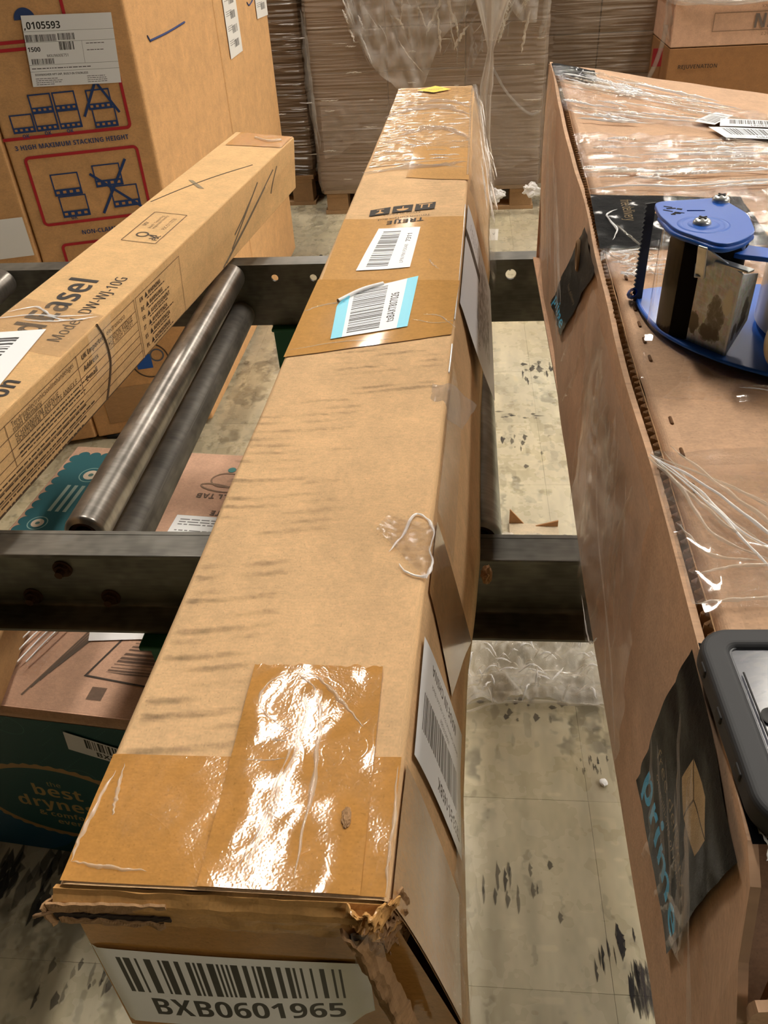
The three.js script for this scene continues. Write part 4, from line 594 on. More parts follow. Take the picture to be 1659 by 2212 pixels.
// ---------------------------------------------------------------- things on the floor below
{
  // carton of nappies, yawed a little
  const yaw = -.095, o = V(-.45, .392, -.653), ax = V(Math.cos(yaw), 0, -Math.sin(yaw)), az = V(Math.sin(yaw), 0, Math.cos(yaw));
  const t = thing('nappy_carton', 'teal and brown printed nappy carton on the floor under the conveyor', 'carton', [-.55, 0, -.95]);
  const W = .50, H = .39, D = .63, pt = (a, y, d) => V(o.x + ax.x * a - az.x * d, y, o.z + ax.z * a - az.z * d);   // a along the front, d away from the front
  const g = rbox(W, H, D, .003, 2); g.rotateY(yaw); const c = pt(-W / 2 + .12, H / 2, D / 2); g.translate(c.x, c.y, c.z); part(t, 'carton_body', g, M.kraftPink);
  const face = (a0, a1, d0, d1, y = H) => [pt(a0, y, d1), pt(a1, y, d1), pt(a1, y, d0), pt(a0, y, d0)].map((p) => [p.x, p.y, p.z]);
  const A0 = -W + .12, A1 = .12;
  // top print
  part(t, 'print', quad(face(A0, A1, .0, D), .0008, 4, 4), print(canvasTex(1024, 1290, (x, w, h) => {
    const X = (a) => (a - A0) / W * w, Y = (d) => h - d / D * h;
    x.fillStyle = '#1b5f66'; x.fillRect(X(-.362), Y(.598), X(-.175) - X(-.362), Y(.30) - Y(.598)); for (let k = 0; k < 8; k++) { x.beginPath(); x.arc(X(-.362 + (k + .5) * .0235), Y(.598), 24, 0, 6.3); x.fill(); } for (let k = 0; k < 12; k++) { x.beginPath(); x.arc(X(-.362), Y(.598 - (k + .5) * .0245), 25, 0, 6.3); x.fill(); x.beginPath(); x.arc(X(-.175), Y(.598 - (k + .5) * .0245), 25, 0, 6.3); x.fill(); }
    const ring = (a, d, r) => { x.strokeStyle = '#8fb0a6'; x.lineWidth = 4; x.beginPath(); x.arc(X(a), Y(d), r * 1.5, 0, 6.3); x.stroke(); x.fillStyle = '#d8c6ae'; x.beginPath(); x.arc(X(a), Y(d), r, 0, 6.3); x.fill(); x.fillStyle = '#4d6f68'; x.beginPath(); x.arc(X(a), Y(d), r * .35, 0, 6.3); x.fill(); };
    ring(-.305, .535, 30); ring(-.235, .39, 30); ring(-.335, .385, 24); x.fillStyle = '#9fb5a8'; for (let k = 0; k < 3; k++) x.fillRect(X(-.335) + k * 30, Y(.50), 15, Y(.42) - Y(.50));
    // drawing of a nappy and upside-down text, white shipping label
    x.strokeStyle = '#8a6f58'; x.lineWidth = 6; for (const a of [-.035, .055]) { x.beginPath(); x.ellipse(X(a), Y(.545), 60, 44, 0, 0, 6.3); x.stroke(); x.beginPath(); x.ellipse(X(a) - 20, Y(.52), 70, 20, .2, 0, 6.3); x.stroke(); x.fillStyle = '#3f7f7c'; x.beginPath(); x.arc(X(a), Y(.578), 16, 0, 6.3); x.fill(); }
    x.save(); x.translate(X(.11), Y(.475)); x.rotate(Math.PI); x.fillStyle = '#5b4838'; x.font = 'bold 40px sans-serif'; x.fillText('POUSSER ET', 10, 0); x.fillText('LA LANGUETTE', 10, -44); x.fillText('TO OPEN, PULL TAB', 10, 54); x.restore();
    x.fillStyle = '#eceeee'; x.fillRect(X(-.09), Y(.435), X(.1) - X(-.09), Y(.25) - Y(.435)); lines(x, X(-.08), Y(.425), 200, 3, 14, 9, 5, '#777'); lines(x, X(-.08), Y(.395), 260, 2, 14, 9, 6, '#777'); x.fillStyle = '#333'; x.font = 'bold 44px sans-serif'; x.fillText('R5', X(.04), Y(.385));
    // printed bar code in a frame and a small square, near the front
    x.strokeStyle = '#3a3028'; x.lineWidth = 6; x.beginPath(); x.moveTo(X(-.085), Y(.065)); x.lineTo(X(.025), Y(.055)); x.lineTo(X(.07), Y(.2)); x.lineTo(X(-.04), Y(.2)); x.closePath(); x.stroke();
    x.save(); x.beginPath(); x.moveTo(X(-.058), Y(.075)); x.lineTo(X(.008), Y(.07)); x.lineTo(X(.045), Y(.175)); x.lineTo(X(-.022), Y(.175)); x.clip(); x.globalAlpha = .55; bars(x, X(-.07), Y(.18), 260, 220, 9, false, 30); x.restore();
    x.fillStyle = 'rgba(80,68,56,.6)'; x.fillRect(X(-.065), Y(.047), 46, 46);
    x.strokeStyle = 'rgba(90,76,62,.7)'; x.lineWidth = 7; for (let k = 0; k < 5; k++) { x.beginPath(); x.moveTo(X(-.16) + k * 13, Y(.02 + k * .014)); x.lineTo(X(-.105) + k * 13, Y(.19)); x.stroke(); }
  })));
  // front print
  const fr = (a0, a1, y0, y1) => [pt(a0, y1, 0), pt(a1, y1, 0), pt(a1, y0, 0), pt(a0, y0, 0)].map((p) => [p.x, p.y, p.z]);
  part(t, 'print', quad(fr(A0 + .002, A1 - .002, .003, .366), .0008, 4, 4), print(canvasTex(1024, 760, (x, w, h) => {
    const X = (a) => (a - A0) / W * w, Y = (y) => h - (y - .003) / .363 * h; x.fillStyle = '#0f4a4c'; x.fillRect(0, 0, w, h); x.fillStyle = 'rgba(12,86,140,.55)'; x.beginPath(); x.ellipse(X(-.30), Y(.07), 260, 160, 0, 0, 6.3); x.fill();
    reseed(91); x.strokeStyle = 'rgba(90,140,130,.35)'; x.lineWidth = 3; for (let k = 0; k < 40; k++) { const a = rnd() * w, b = rnd() * h, l = 20 + rnd() * 60; x.setLineDash([5, 7]); x.beginPath(); x.moveTo(a, b); x.lineTo(a + l, b - l); x.stroke(); } x.setLineDash([]);
    for (let k = 0; k < 10; k++) { x.beginPath(); x.ellipse(rnd() * w, rnd() * h * .4, 30 + rnd() * 30, 40, .4, 0, 6.3); x.stroke(); }
    const cx = X(-.165), cy = Y(.155); x.save(); x.translate(cx, cy); x.rotate(.06); x.fillStyle = '#b08a5a'; x.beginPath(); for (let k = 0; k <= 200; k++) { const a = k / 200 * Math.PI * 2, r = 1 + .018 * Math.sin(a * 44); x.lineTo(300 * r * Math.cos(a), 205 * r * Math.sin(a)); } x.fill(); x.fillStyle = '#0f4d50'; x.beginPath(); x.ellipse(0, 0, 278, 183, 0, 0, 6.3); x.fill();
    x.fillStyle = '#b3955f'; x.textAlign = 'center'; x.font = '34px sans-serif'; x.fillText('the', 0, -92); x.font = 'bold 84px sans-serif'; x.fillText('best', 0, -30); x.fillText('dryness', 0, 44); x.font = 'bold 40px sans-serif'; x.fillText('& comfort', 0, 92); x.fillText('ever', 0, 134); x.restore(); x.textAlign = 'left'; x.fillStyle = '#b3955f'; x.font = 'bold 52px sans-serif'; x.fillText('blue', X(-.1), Y(.035));
  }), .5));
  part(t, 'front_flap', thick((s, q) => { const p = pt(lerp(A0, A1, s), H + .002 - .022 * q, -.002 - .003 * Math.sin(q * 3)); return p; }, 20, 4, .003, [W, .02]), M.kraftPink);
  part(t, 'barcode_label', quad([[-.548, .349, 0], [-.40, .300, 0], [-.40, .260, 0], [-.552, .308, 0]].map(([x, y, z]) => { const p = V(x, y, z); return [x, y, o.z - (x - o.x) * Math.tan(yaw) - 0]; }), .003, 4, 4), paper(canvasTex(640, 190, (x, w, h) => { x.fillStyle = '#e4e2e6'; x.fillRect(0, 0, w, h); bars(x, 120, 14, 420, 95, 17, true, 42); x.fillStyle = '#1a1a1a'; x.font = 'bold 66px sans-serif'; x.fillText('BXB0602', 170, 172); })), 'white barcode label');
  part(t, 'address_label', quad([[-.565, H, -.86], [-.40, H, -.885], [-.40, H, -.80], [-.548, H, -.79]].map(([x, y, z]) => [x, y, z]), .0022, 2, 2), M.white);
  part(t, 'film_scrap', sheet((s, q) => { const x = lerp(-.66, -.585, s) + .05 * q, z = lerp(-.85, -.72, q); return V(x - .06 * q, H + .004 + .012 * Math.abs(N(s * 7, q * 4, 3)), z); }, 30, 30), M.film, 'shiny clear film scrap');
  for (const dx of [0, .012, .027, .04]) part(t, 'film_fold_and_glint', tube([[-.62 + dx, H + .012, -.84], [-.64 + dx, H + .014, -.79], [-.66 + dx, H + .01, -.74]], .0014, 14, 5), M.glintWearWhite);
}
{
  const t = thing('carton', 'plain tan carton lying on top of the teal nappy carton at the left edge', 'carton', [-.75, .392, -.70]);
  const g = rbox(.30, .065, .36, .004).translate(-.15, 0, .18).rotateY(.155).translate(-.656, .4265, -.87); part(t, 'carton_body', g, card(0xc29a68));
  part(t, 'tape', rbox(.05, .0008, .35, .0003).translate(-.15, 0, .18).rotateY(.155).translate(-.656, .4595, -.87), M.tapeSide);
}
{
  // crumpled film and scraps on the floor
  const film = (name, lab, fn, nu, nv, m) => { const t = thing(name, lab, 'film', [.14, 0, -1.1]); part(t, 'film_sheet', sheet(fn, nu, nv), m); return t; };
  const f1 = film('plastic_film', 'crumpled clear plastic film lying on the floor under the near rail', (s, q) => { const a = lerp(-.06, .36, s), front = -1.0 + .04 * Math.pow((s - .55) * 2, 2) + .012 * N(s * 9, 1), z = lerp(-1.5, front, q); return V(a, .006 + .05 * Math.abs(N(a * 14, z * 12, 2)) + .022 * Math.abs(N(a * 38, z * 30, 5)) * (1 - q * .2) + .01 * sstep(.8, 1, q), z); }, 90, 80, new P({ color: 0xf2ede2, transparent: true, opacity: .4, roughness: .15, clearcoat: 1, clearcoatRoughness: .06, bumpMap: crinkle, bumpScale: .004, side: DS }));
  for (let k = 0; k < 7; k++) { const pts = []; for (let i = 0; i <= 10; i++) { const s = i / 10, a = lerp(-.05, .34, s), r = k * .012; pts.push([a, .012 + .012 * Math.abs(N(a * 20, k)), -1.005 + .04 * Math.pow((s - .55) * 2, 2) - r + .008 * N(s * 8, k * 3)]); } part(f1, 'film_fold_and_glint', crease(pts, [0, 1, 0], .011, .003, 70, k), k % 2 ? M.filmMilk : M.wrinkle); }
  reseed(33); for (let k = 0; k < 90; k++) { const a = -.03 + rnd() * .32, z = -1.03 - rnd() * .17, an = rnd() * 3.1, l = .015 + rnd() * .04; part(f1, 'film_fold_and_glint', crease([[a, .02 + rnd() * .02, z], [a + l * .5 * Math.cos(an), .03 + rnd() * .02, z + l * .5 * Math.sin(an)], [a + l * Math.cos(an), .016 + rnd() * .02, z + l * Math.sin(an)]], [0, 1, 0], .006, .002, 14, k), rnd() < .5 ? M.wrinkle : M.glintWearWhite); }  // the white ones paint the sparkle of the film
  const f2 = film('plastic_film', 'thin curl of clear plastic film on the floor beyond the far rail', (s, q) => { const a = lerp(.3, 3.4, s), r = lerp(.085, .1, q); return V(-.70 + r * 1.1 * Math.cos(a), .004 + .02 * q + .012 * Math.abs(N(s * 6, q * 3)), -3.72 + r * 1.5 * Math.sin(-a) * -1); }, 40, 6, M.filmMilk);
  const c1 = thing('cardboard_scrap', 'brown triangular cardboard corner scrap standing on the floor between the rails', 'cardboard scrap', [.18, 0, -1.55]);
  const tri = (pts, d) => { const s = new THREE.Shape(); pts.forEach(([x, y], i) => i ? s.lineTo(x, y) : s.moveTo(x, y)); s.closePath(); return boxUV(new THREE.ExtrudeGeometry(s, { depth: d, bevelEnabled: false })); };
  part(c1, 'cardboard', tri([[.122, 0], [.158, 0], [.122, .045]], .004).translate(0, .001, -1.56), M.kraftDark); part(c1, 'cardboard', tri([[.175, 0], [.238, 0], [.238, .02]], .004).translate(0, .001, -1.548), M.kraftDark); part(c1, 'cardboard', rbox(.118, .004, .05, .001).translate(.18, .0022, -1.53), card(0xd9c8aa));
  const st = thing('floor_sticker', 'small white sticker on the floor beyond the far rail', 'sticker', [.14, 0, -3.57]);
  part(st, 'sticker_sheet', quad([[.117, .0005, -3.648], [.167, .0005, -3.645], [.159, .0005, -3.503], [.119, .0005, -3.503]], .0006, 1, 1), paper(canvasTex(64, 128, (x) => { x.fillStyle = '#dcd8cf'; x.fillRect(0, 0, 64, 128); x.fillStyle = '#555'; x.font = 'bold 30px sans-serif'; x.fillText('V', 24, 66); })));
  const pc = thing('paper_scrap', 'tiny torn white paper crumb on the floor between the cartons', 'paper scrap', [.253, 0, -.84]);
  const ig = new THREE.IcosahedronGeometry(.0065, 2); { const p = ig.attributes.position; for (let k = 0; k < p.count; k++) p.setXYZ(k, p.getX(k) * (1 + .5 * N(p.getX(k) * 300, p.getY(k) * 300, 1)), p.getY(k) * .6, p.getZ(k) * (1.2 + .6 * N(p.getZ(k) * 300, 2, p.getX(k) * 300))); ig.computeVertexNormals(); } ig.translate(.253, .0045, -.84); part(pc, 'paper', ig, M.white);
}

// ---------------------------------------------------------------- tall appliance cartons behind the conveyor on the left
{
  const yaw = .3, B = .012, H = 1.42, cx = -.737, cz = -2.031;
  const cf = Math.cos(yaw), sf = Math.sin(yaw);
  const F = (a, y) => [cx - a * cf, y, cz + a * sf];        // front face: a metres left of the corner
  const Rt = (d, y) => [cx + d * .0157, y, cz - d];         // right face: d metres behind the corner
  const solid = (corners, y0, y1, r = 0) => {               // prism from four floor corners, chamfered upright edges
    const n = corners.length, s = new THREE.Shape(), P2 = corners.map(([x, , z]) => new THREE.Vector2(x, -z));
    for (let i = 0; i < n; i++) { const p = P2[i], a = P2[(i + n - 1) % n], b = P2[(i + 1) % n], u = p.clone().add(a.clone().sub(p).setLength(.008)), w = p.clone().add(b.clone().sub(p).setLength(.008)); if (i) s.lineTo(u.x, u.y); else s.moveTo(u.x, u.y); s.quadraticCurveTo(p.x, p.y, w.x, w.y); }
    s.closePath(); const g = new THREE.ExtrudeGeometry(s, { depth: y1 - y0 - .012, bevelEnabled: true, bevelSize: .006, bevelOffset: -.006, bevelThickness: .006, bevelSegments: 3, curveSegments: 4 }); g.rotateX(-Math.PI / 2); g.translate(0, y0 + .006, 0); return boxUV(g);
  };
  const skid = (t, pts) => pts.forEach(([x, z]) => part(t, 'skid', rbox(.08, B, .08, .003).translate(x, B / 2, z), M.dark));
  const Wd = .335, Dp = .70;
  const t1 = thing('tall_carton', 'tall orange-brown appliance carton with red framed stacking symbols and a white shipping label', 'carton', [cx, 0, cz]);
  const q0 = F(0, 0), q1 = F(Wd, 0), q2 = Rt(Dp, 0), q3 = [q1[0] + .011 - Dp * .0, 0, q1[2] - Dp];
  part(t1, 'carton_body', solid([q1, q0, q2, q3], B, H), M.kraftBig);
  skid(t1, [[q0[0] - .06, q0[2] - .06], [q1[0] + .06, q1[2] - .05], [q2[0] - .06, q2[2] + .06], [q3[0] + .06, q3[2] + .06]]);
  const fq = (a0, a1, y0, y1) => [F(a0, y1), F(a1, y1), F(a1, y0), F(a0, y0)];
  part(t1, 'print', quad(fq(Wd, .0, .30, 1.18), .0016, 2, 2), print(canvasTex(780, 2048, (x, w, h) => {
    const X = (a) => (Wd - a) / Wd * w, Y = (y) => (1.18 - y) / .88 * h, k = w / Wd;
    const frame = (a0, y1, a1, y0) => { x.strokeStyle = '#b3202a'; x.lineWidth = 16; rrect(x, X(a0), Y(y1), X(a1) - X(a0), Y(y0) - Y(y1), 22); x.stroke(); };
    frame(.36, 1.006, .045, .828); frame(.30, .785, .042, .628); frame(.275, .575, .042, .40); frame(.29, 1.2, .13, 1.02);
    const bx = (cx, cy, s) => { x.strokeStyle = '#1f3d73'; x.lineWidth = 7; x.strokeRect(X(cx), Y(cy), s * k, s * .78 * k); x.fillStyle = '#1f3d73'; x.fillRect(X(cx), Y(cy) + s * .55 * k, s * k, s * .25 * k); x.fillStyle = '#c08a55'; for (let i = 0; i < 4; i++) x.fillRect(X(cx) + (i + .18) * s * k / 4, Y(cy) + s * .62 * k, s * k / 8, s * .1 * k); };
    bx(.305, .877, .047); bx(.253, .915, .047); bx(.253, .877, .047); bx(.2, .915, .047); bx(.2, .877, .047); bx(.126, .913, .05); bx(.122, .874, .05);
    x.strokeStyle = '#1f3d73'; x.lineWidth = 13; x.beginPath(); x.moveTo(X(.142), Y(.86)); x.lineTo(X(.1), Y(.93)); x.lineTo(X(.062), Y(.862)); x.stroke();
    bx(.255, .742, .062); bx(.25, .69, .062); bx(.155, .752, .062); bx(.125, .70, .062); x.lineWidth = 14; x.beginPath(); x.moveTo(X(.165), Y(.735)); x.lineTo(X(.06), Y(.645)); x.moveTo(X(.155), Y(.64)); x.lineTo(X(.075), Y(.76)); x.stroke();
    bx(.225, .53, .062); bx(.225, .475, .062);
    x.fillStyle = '#2c4475'; x.font = 'bold 34px sans-serif'; x.fillText('3 HIGH MAXIMUM STACKING HEIGHT', X(.315), Y(.803), 630); x.fillText('NON-CLAMPING AREA', X(.22), Y(.596), 400); x.font = 'bold 26px sans-serif'; for (const [a, y] of [[.29, .825], [.24, .827], [.19, .827], [.235, .632]]) x.fillText('OK', X(a), Y(y) - 6);
    x.beginPath(); x.arc(X(.213), Y(1.06), 52, Math.PI, 0); x.fill(); x.lineWidth = 8; x.beginPath(); x.moveTo(X(.213), Y(1.06)); x.lineTo(X(.213), Y(1.03)); x.stroke();
    x.strokeStyle = '#5a4a3f'; x.lineWidth = 10; x.beginPath(); x.arc(X(.06), Y(.365), 78, 0, 6.3); x.stroke(); x.fillStyle = '#1c4f9a'; x.fillRect(X(.085), Y(.36), 88, 88); x.strokeStyle = '#4a5570'; x.lineWidth = 7; x.beginPath(); x.arc(X(.045), Y(.375), 30, 0, 6.3); x.stroke();
  })));
  part(t1, 'print', quad(fq(.22, .05, .17, .29), .0016, 1, 1), print(canvasTex(256, 180, (x) => { x.strokeStyle = '#4a3a30'; x.lineWidth = 6; x.beginPath(); x.arc(128, 90, 76, 0, 6.3); x.stroke(); x.fillStyle = '#1b56ad'; x.fillRect(70, 60, 64, 64); x.strokeStyle = '#5a6170'; x.beginPath(); x.arc(160, 70, 26, 0, 6.3); x.stroke(); })));
  part(t1, 'shipping_label', quad([[-.947, 1.068, -1.966], [-.767, 1.060, -2.022], [-.778, .923, -2.018], [-.962, .931, -1.961]], .003, 6, 6, (s, q) => .002 * Math.abs(N(s * 3, q * 3, 2))), paper(canvasTex(900, 640, (x, w, h) => {
    x.fillStyle = '#eef0f2'; x.fillRect(0, 0, w, h); x.fillStyle = '#1a1a1a'; x.font = 'bold 88px sans-serif'; x.fillText(',0105593', 10, 120, 370); x.fillRect(0, 140, w, 2); bars(x, 10, 170, 300, 62, 3, true, 60); bars(x, 330, 165, 170, 60, 4, true, 30); x.font = 'bold 58px sans-serif'; x.fillText('1500', 10, 320); bars(x, 330, 240, 150, 74, 6, true, 22); x.font = '34px sans-serif'; x.fillText('M0U9600E751', 190, 374); bars(x, 30, 385, 230, 50, 7, true, 40);
    x.fillRect(0, 236, w, 2); x.fillRect(0, 440, w, 2); x.fillRect(0, 500, w, 2); x.fillRect(560, 236, 2, 206); lines(x, 20, 470, 820, 1, 10, 12, 8); x.font = 'bold 26px sans-serif'; x.fillText('DISHWASHER HFT-24P, BUILT-IN STAINLESS', 40, 540, 780); lines(x, 40, 565, 300, 4, 18, 8, 9); lines(x, 560, 560, 240, 4, 18, 8, 10); lines(x, 600, 260, 240, 2, 60, 10, 11);
  })), 'white shipping label with black numbers');
  part(t1, 'tape', quad(fq(.29, .0, .05, .16), .001, 6, 4), M.tapeSide);
  const t2 = thing('tall_carton', 'tall tan carton standing behind the printed appliance carton, with two white labels', 'carton', [cx, 0, cz - 1.05]);
  const r0 = Rt(Dp + .004, 0), r1 = Rt(1.405, 0);
  part(t2, 'carton_body', solid([[r0[0] - .62, 0, r0[2]], r0, r1, [r1[0] - .62, 0, r1[2]]], B, H), card(0xdfae76)); skid(t2, [[r0[0] - .07, r0[2] - .07], [r1[0] - .07, r1[2] + .07], [r0[0] - .5, r0[2] - .07], [r1[0] - .5, r1[2] + .07]]);
  const sq = (d0, d1, ya, yb, yc, yd) => [Rt(d0, ya), Rt(d1, yb), Rt(d1, yc), Rt(d0, yd)];
  const lab2 = (seed) => paper(canvasTex(256, 512, (x, w, h) => { x.fillStyle = '#eceae6'; x.fillRect(0, 0, w, h); for (let k = 0; k < 4; k++) { bars(x, 110, 40 + k * 115, 100, 60, seed + k, true, 20); lines(x, 30, 30 + k * 115, 120, 3, 16, 7, seed * 3 + k); } }));
  part(t2, 'barcode_label', quad(sq(.80, .96, 1.01, 1.01, .836, .836), .003, 2, 2), lab2(5)); part(t2, 'barcode_label', quad(sq(1.225, 1.40, 1.06, 1.06, .885, .893), .003, 2, 2), lab2(15));
  const tick = (t, pts, r) => part(t, 'pen_tick', tube(pts.map(([d, y]) => { const p = Rt(d, y); p[0] += .0012; return p; }), r, 16, 4), new S({ color: 0x2a3f78, roughness: .7 }));
  tick(t1, [[.10, .998], [.115, .985], [.12, .986]], .0022); tick(t1, [[.118, .986], [.25, .985], [.40, .988]], .0026); tick(t2, [[.86, 1.0], [.9, 1.004], [.97, 1.02]], .0025); tick(t2, [[1.11, .955], [1.13, .945], [1.17, .948], [1.2, .955]], .0025);
  const t3 = thing('tall_carton', 'tall brown carton at the left edge beside the printed appliance carton', 'carton', [cx - .5, 0, cz + .2]);
  const u0 = F(Wd + .004, 0), u1 = F(Wd + .5, 0); part(t3, 'carton_body', solid([u1, u0, [u0[0] + .01, 0, u0[2] - .7], [u1[0] + .01, 0, u1[2] - .7]], B, H), M.kraftBig); skid(t3, [[u0[0] - .06, u0[2] - .05], [u1[0] + .06, u1[2] - .06], [u0[0] - .05, u0[2] - .6], [u1[0] + .06, u1[2] - .6]]);
  part(t3, 'barcode_label', quad(fq(Wd + .14, Wd + .012, .56, .655), .003, 2, 2), M.white);
}

// ---------------------------------------------------------------- wrapped pallets in the background
{
  const woodM = [card(0xb48f66, .9), card(0xa8845c, .9), card(0xbd9a72, .9)];
  const pallet = (lab, cx, cz, w, d, top) => {
    const t = thing('pallet', lab, 'pallet', [cx, 0, cz], 'wooden pallets under the wrapped loads'); const b = .018;
    for (const z of [-d / 2 + .05, 0, d / 2 - .05]) { part(t, 'deck_board', rbox(w, b, .1, .002).translate(cx, b / 2, cz + z), woodM[0]); for (const x of [-w / 2 + .06, 0, w / 2 - .06]) part(t, 'block', rbox(.1, top - b * 3, .1, .002).translate(cx + x, top / 2 - b / 2 + .0, cz + z), woodM[1]); }
    for (const x of [-w / 2 + .06, 0, w / 2 - .06]) part(t, 'stringer_board', rbox(.1, b, d, .002).translate(cx + x, top - b * 1.5, cz), woodM[1]);
    for (let k = 0; k < 7; k++) part(t, 'deck_board', rbox(w, b, .1, .002).translate(cx, top - b / 2, cz - d / 2 + .05 + k * (d - .1) / 6), woodM[k % 3]);
    return t;
  };
  const mats = [0x85654a, 0x8c6a4a, 0x7f6046, 0x927150].map((c) => card(c));
  const carton1 = (lab, group, w, h, d, x, y, z, m) => { const t = thing('stacked_carton', lab, 'carton', [x, y, z], group); part(t, 'carton_body', rbox(w - .003, h - .002, d - .003, .004, 1).translate(x, y + h / 2, z), m); part(t, 'tape', rbox(w * .96, .0006, .05, .0002).translate(x, y + h - .0006, z), M.tapeSide); return t; };
  const filmWrap = new P({ color: 0xb3a291, transparent: true, opacity: .46, roughness: .3, clearcoat: 1, clearcoatRoughness: .12, bumpMap: streakBump, bumpScale: .008, side: DS });
  const wrap = (lab, x0, x1, z0, z1, y0, y1, m = filmWrap, rad = .04) => {     // sleeve of stretch film round a load
    const t = thing('stretch_film', lab, 'stretch film', [(x0 + x1) / 2, y0, (z0 + z1) / 2]);
    const cs = []; const add = (cx, cz, a0) => { for (let k = 0; k <= 5; k++) { const a = a0 + k / 5 * Math.PI / 2; cs.push([cx + rad * Math.cos(a), cz - rad * Math.sin(a)]); } };
    add(x1 - rad, z0 + rad, 0); add(x0 + rad, z0 + rad, Math.PI / 2); add(x0 + rad, z1 - rad, Math.PI); add(x1 - rad, z1 - rad, Math.PI * 1.5); cs.push(cs[0]);
    const pts = []; for (let i = 0; i < cs.length - 1; i++) { const n = Math.max(1, Math.round(Math.hypot(cs[i + 1][0] - cs[i][0], cs[i + 1][1] - cs[i][1]) / .04)); for (let k = 0; k < n; k++) pts.push([lerp(cs[i][0], cs[i + 1][0], k / n), lerp(cs[i][1], cs[i + 1][1], k / n)]); } pts.push(cs[0]);
    const mx = (x0 + x1) / 2, mz = (z0 + z1) / 2; let acc = [0]; for (let i = 1; i < pts.length; i++) acc.push(acc[i - 1] + Math.hypot(pts[i][0] - pts[i - 1][0], pts[i][1] - pts[i - 1][1]));
    const g = sheet((s, q) => { const i = Math.round(s * (pts.length - 1)), y = lerp(y1, y0, q), o = 1 + .006 * N(acc[i] * 3, y * 22, 5) + .004 * N(acc[i] * 9, y * 60, 2) + .012 * sstep(.93, 1, q) * N(acc[i] * 12, 1, 7) - .02 * sstep(.95, 1, q); return V(mx + (pts[i][0] - mx) * o, y + .01 * N(acc[i] * 9, 4) * sstep(.9, 1, q), mz + (pts[i][1] - mz) * o); }, pts.length - 1, 90, [1, 1]);
    const uv = g.attributes.uv; for (let k = 0; k < uv.count; k++) { const i = k % pts.length; uv.setXY(k, acc[i] * .7, uv.getY(k) * (y1 - y0) * 1.1); }
    part(t, 'film_sleeve', g, m); return t;
  };
  const load = (group, kind, x0, nx, w, z0, d, y0, hs, cols) => { let y = y0; hs.forEach((h, r) => { for (let i = 0; i < nx; i++) { const row = ['bottom row', 'second row', 'third row', 'fourth row', 'fifth row', 'sixth row', 'top row'][Math.min(r, 6)], col = nx === 1 ? '' : ['left end of the ', 'middle of the ', 'right end of the '][nx === 2 ? i * 2 : i]; carton1(`${kind}, ${col}${row}`, group, w, h, d, x0 + (i + .5) * w, y, z0 - d / 2, cols[(i * 3 + r * 2) % cols.length]); } y += h; }); return y; };
  // centre load
  pallet('wooden pallet under the centre wrapped load, a deck board edge showing', -.155, -4.36, .98, .9, .112);
  let yt = load('cartons of the centre load', 'brown carton in the centre wrapped load', -.655, 3, .335, -3.9, .84, .113, [.16, .165, .165, .165, .165, .165], mats);
  const w1 = wrap('clear stretch film round the centre pallet load, bunched and torn in front', -.668, .362, -4.75, -3.885, .10, yt + .02);
  // torn, bunched film hanging in front
  const milk = new P({ color: 0xded5ca, transparent: true, opacity: .3, roughness: .28, clearcoat: 1, clearcoatRoughness: .15, bumpMap: crinkle, bumpScale: .006, side: DS });
  part(w1, 'film_drape', sheet((s, q) => { const x = lerp(-.50, .33, s) + .06 * q * (.5 - s), y = 1.14 - (.30 + .22 * Math.sin(Math.PI * clamp(s * 1.3)) + .05 * N(s * 7, 3) - .16 * sstep(.35, .5, s) * sstep(.95, .7, s)) * q * 1.25; return V(x, y, -3.865 + .04 * Math.abs(N(x * 16, y * 10, 3)) + .02 * Math.abs(N(x * 40, y * 14, 8))); }, 110, 50), milk);
  part(w1, 'film_drape', sheet((s, q) => { const x = lerp(-.62, .34, s), y = lerp(.50, .26 + .07 * Math.sin(s * 6) + .03 * N(s * 10, 2), q); return V(x, y, -3.872 + .018 * Math.abs(N(x * 18, y * 16, 6))); }, 90, 30), new P({ color: 0xc9b9a8, transparent: true, opacity: .22, roughness: .35, clearcoat: .7, bumpMap: crinkle, bumpScale: .004, side: DS }));
  const wc = (pts, w, h, sd, m = milk) => part(w1, 'film_fold_and_glint', crease(pts.map(([x, y]) => [x, y, -3.86]), [0, 0, 1], w, h, 40, sd), m);
  for (const [pts, w] of [[[[-.52, 1.1], [-.49, .95], [-.455, .82], [-.415, .70]], .05], [[[-.47, 1.05], [-.43, .9], [-.38, .76]], .03], [[[-.35, .93], [-.27, .86], [-.2, .84], [-.05, .93]], .02], [[[-.3, .98], [-.2, .93], [-.1, .98]], .018], [[[.33, 1.1], [.345, .9], [.335, .8], [.315, .70]], .035], [[[-.665, .85], [-.66, .65], [-.655, .45], [-.645, .3]], .035]]) { wc(pts, w, w * .35, w * 90); wc(pts.map(([x, y]) => [x + .012, y]), w * .5, w * .3, w * 70); }
  reseed(64); for (let k = 0; k < 70; k++) { const s0 = rnd(), x = lerp(-.46, .30, s0), y = .98 - rnd() * (.16 + .14 * Math.sin(Math.PI * s0)), l = .04 + rnd() * .14, a = lerp(-1.05, -2.2, s0) + (rnd() - .5) * .9; wc([[x, y], [x + l * .5 * Math.cos(a) + (rnd() - .5) * .02, y + l * .5 * Math.sin(a)], [x + l * Math.cos(a), y + l * Math.sin(a)]], .005 + rnd() * .014, .004 + rnd() * .004, k * 1.3, rnd() < .45 ? M.wrinkle : milk); }
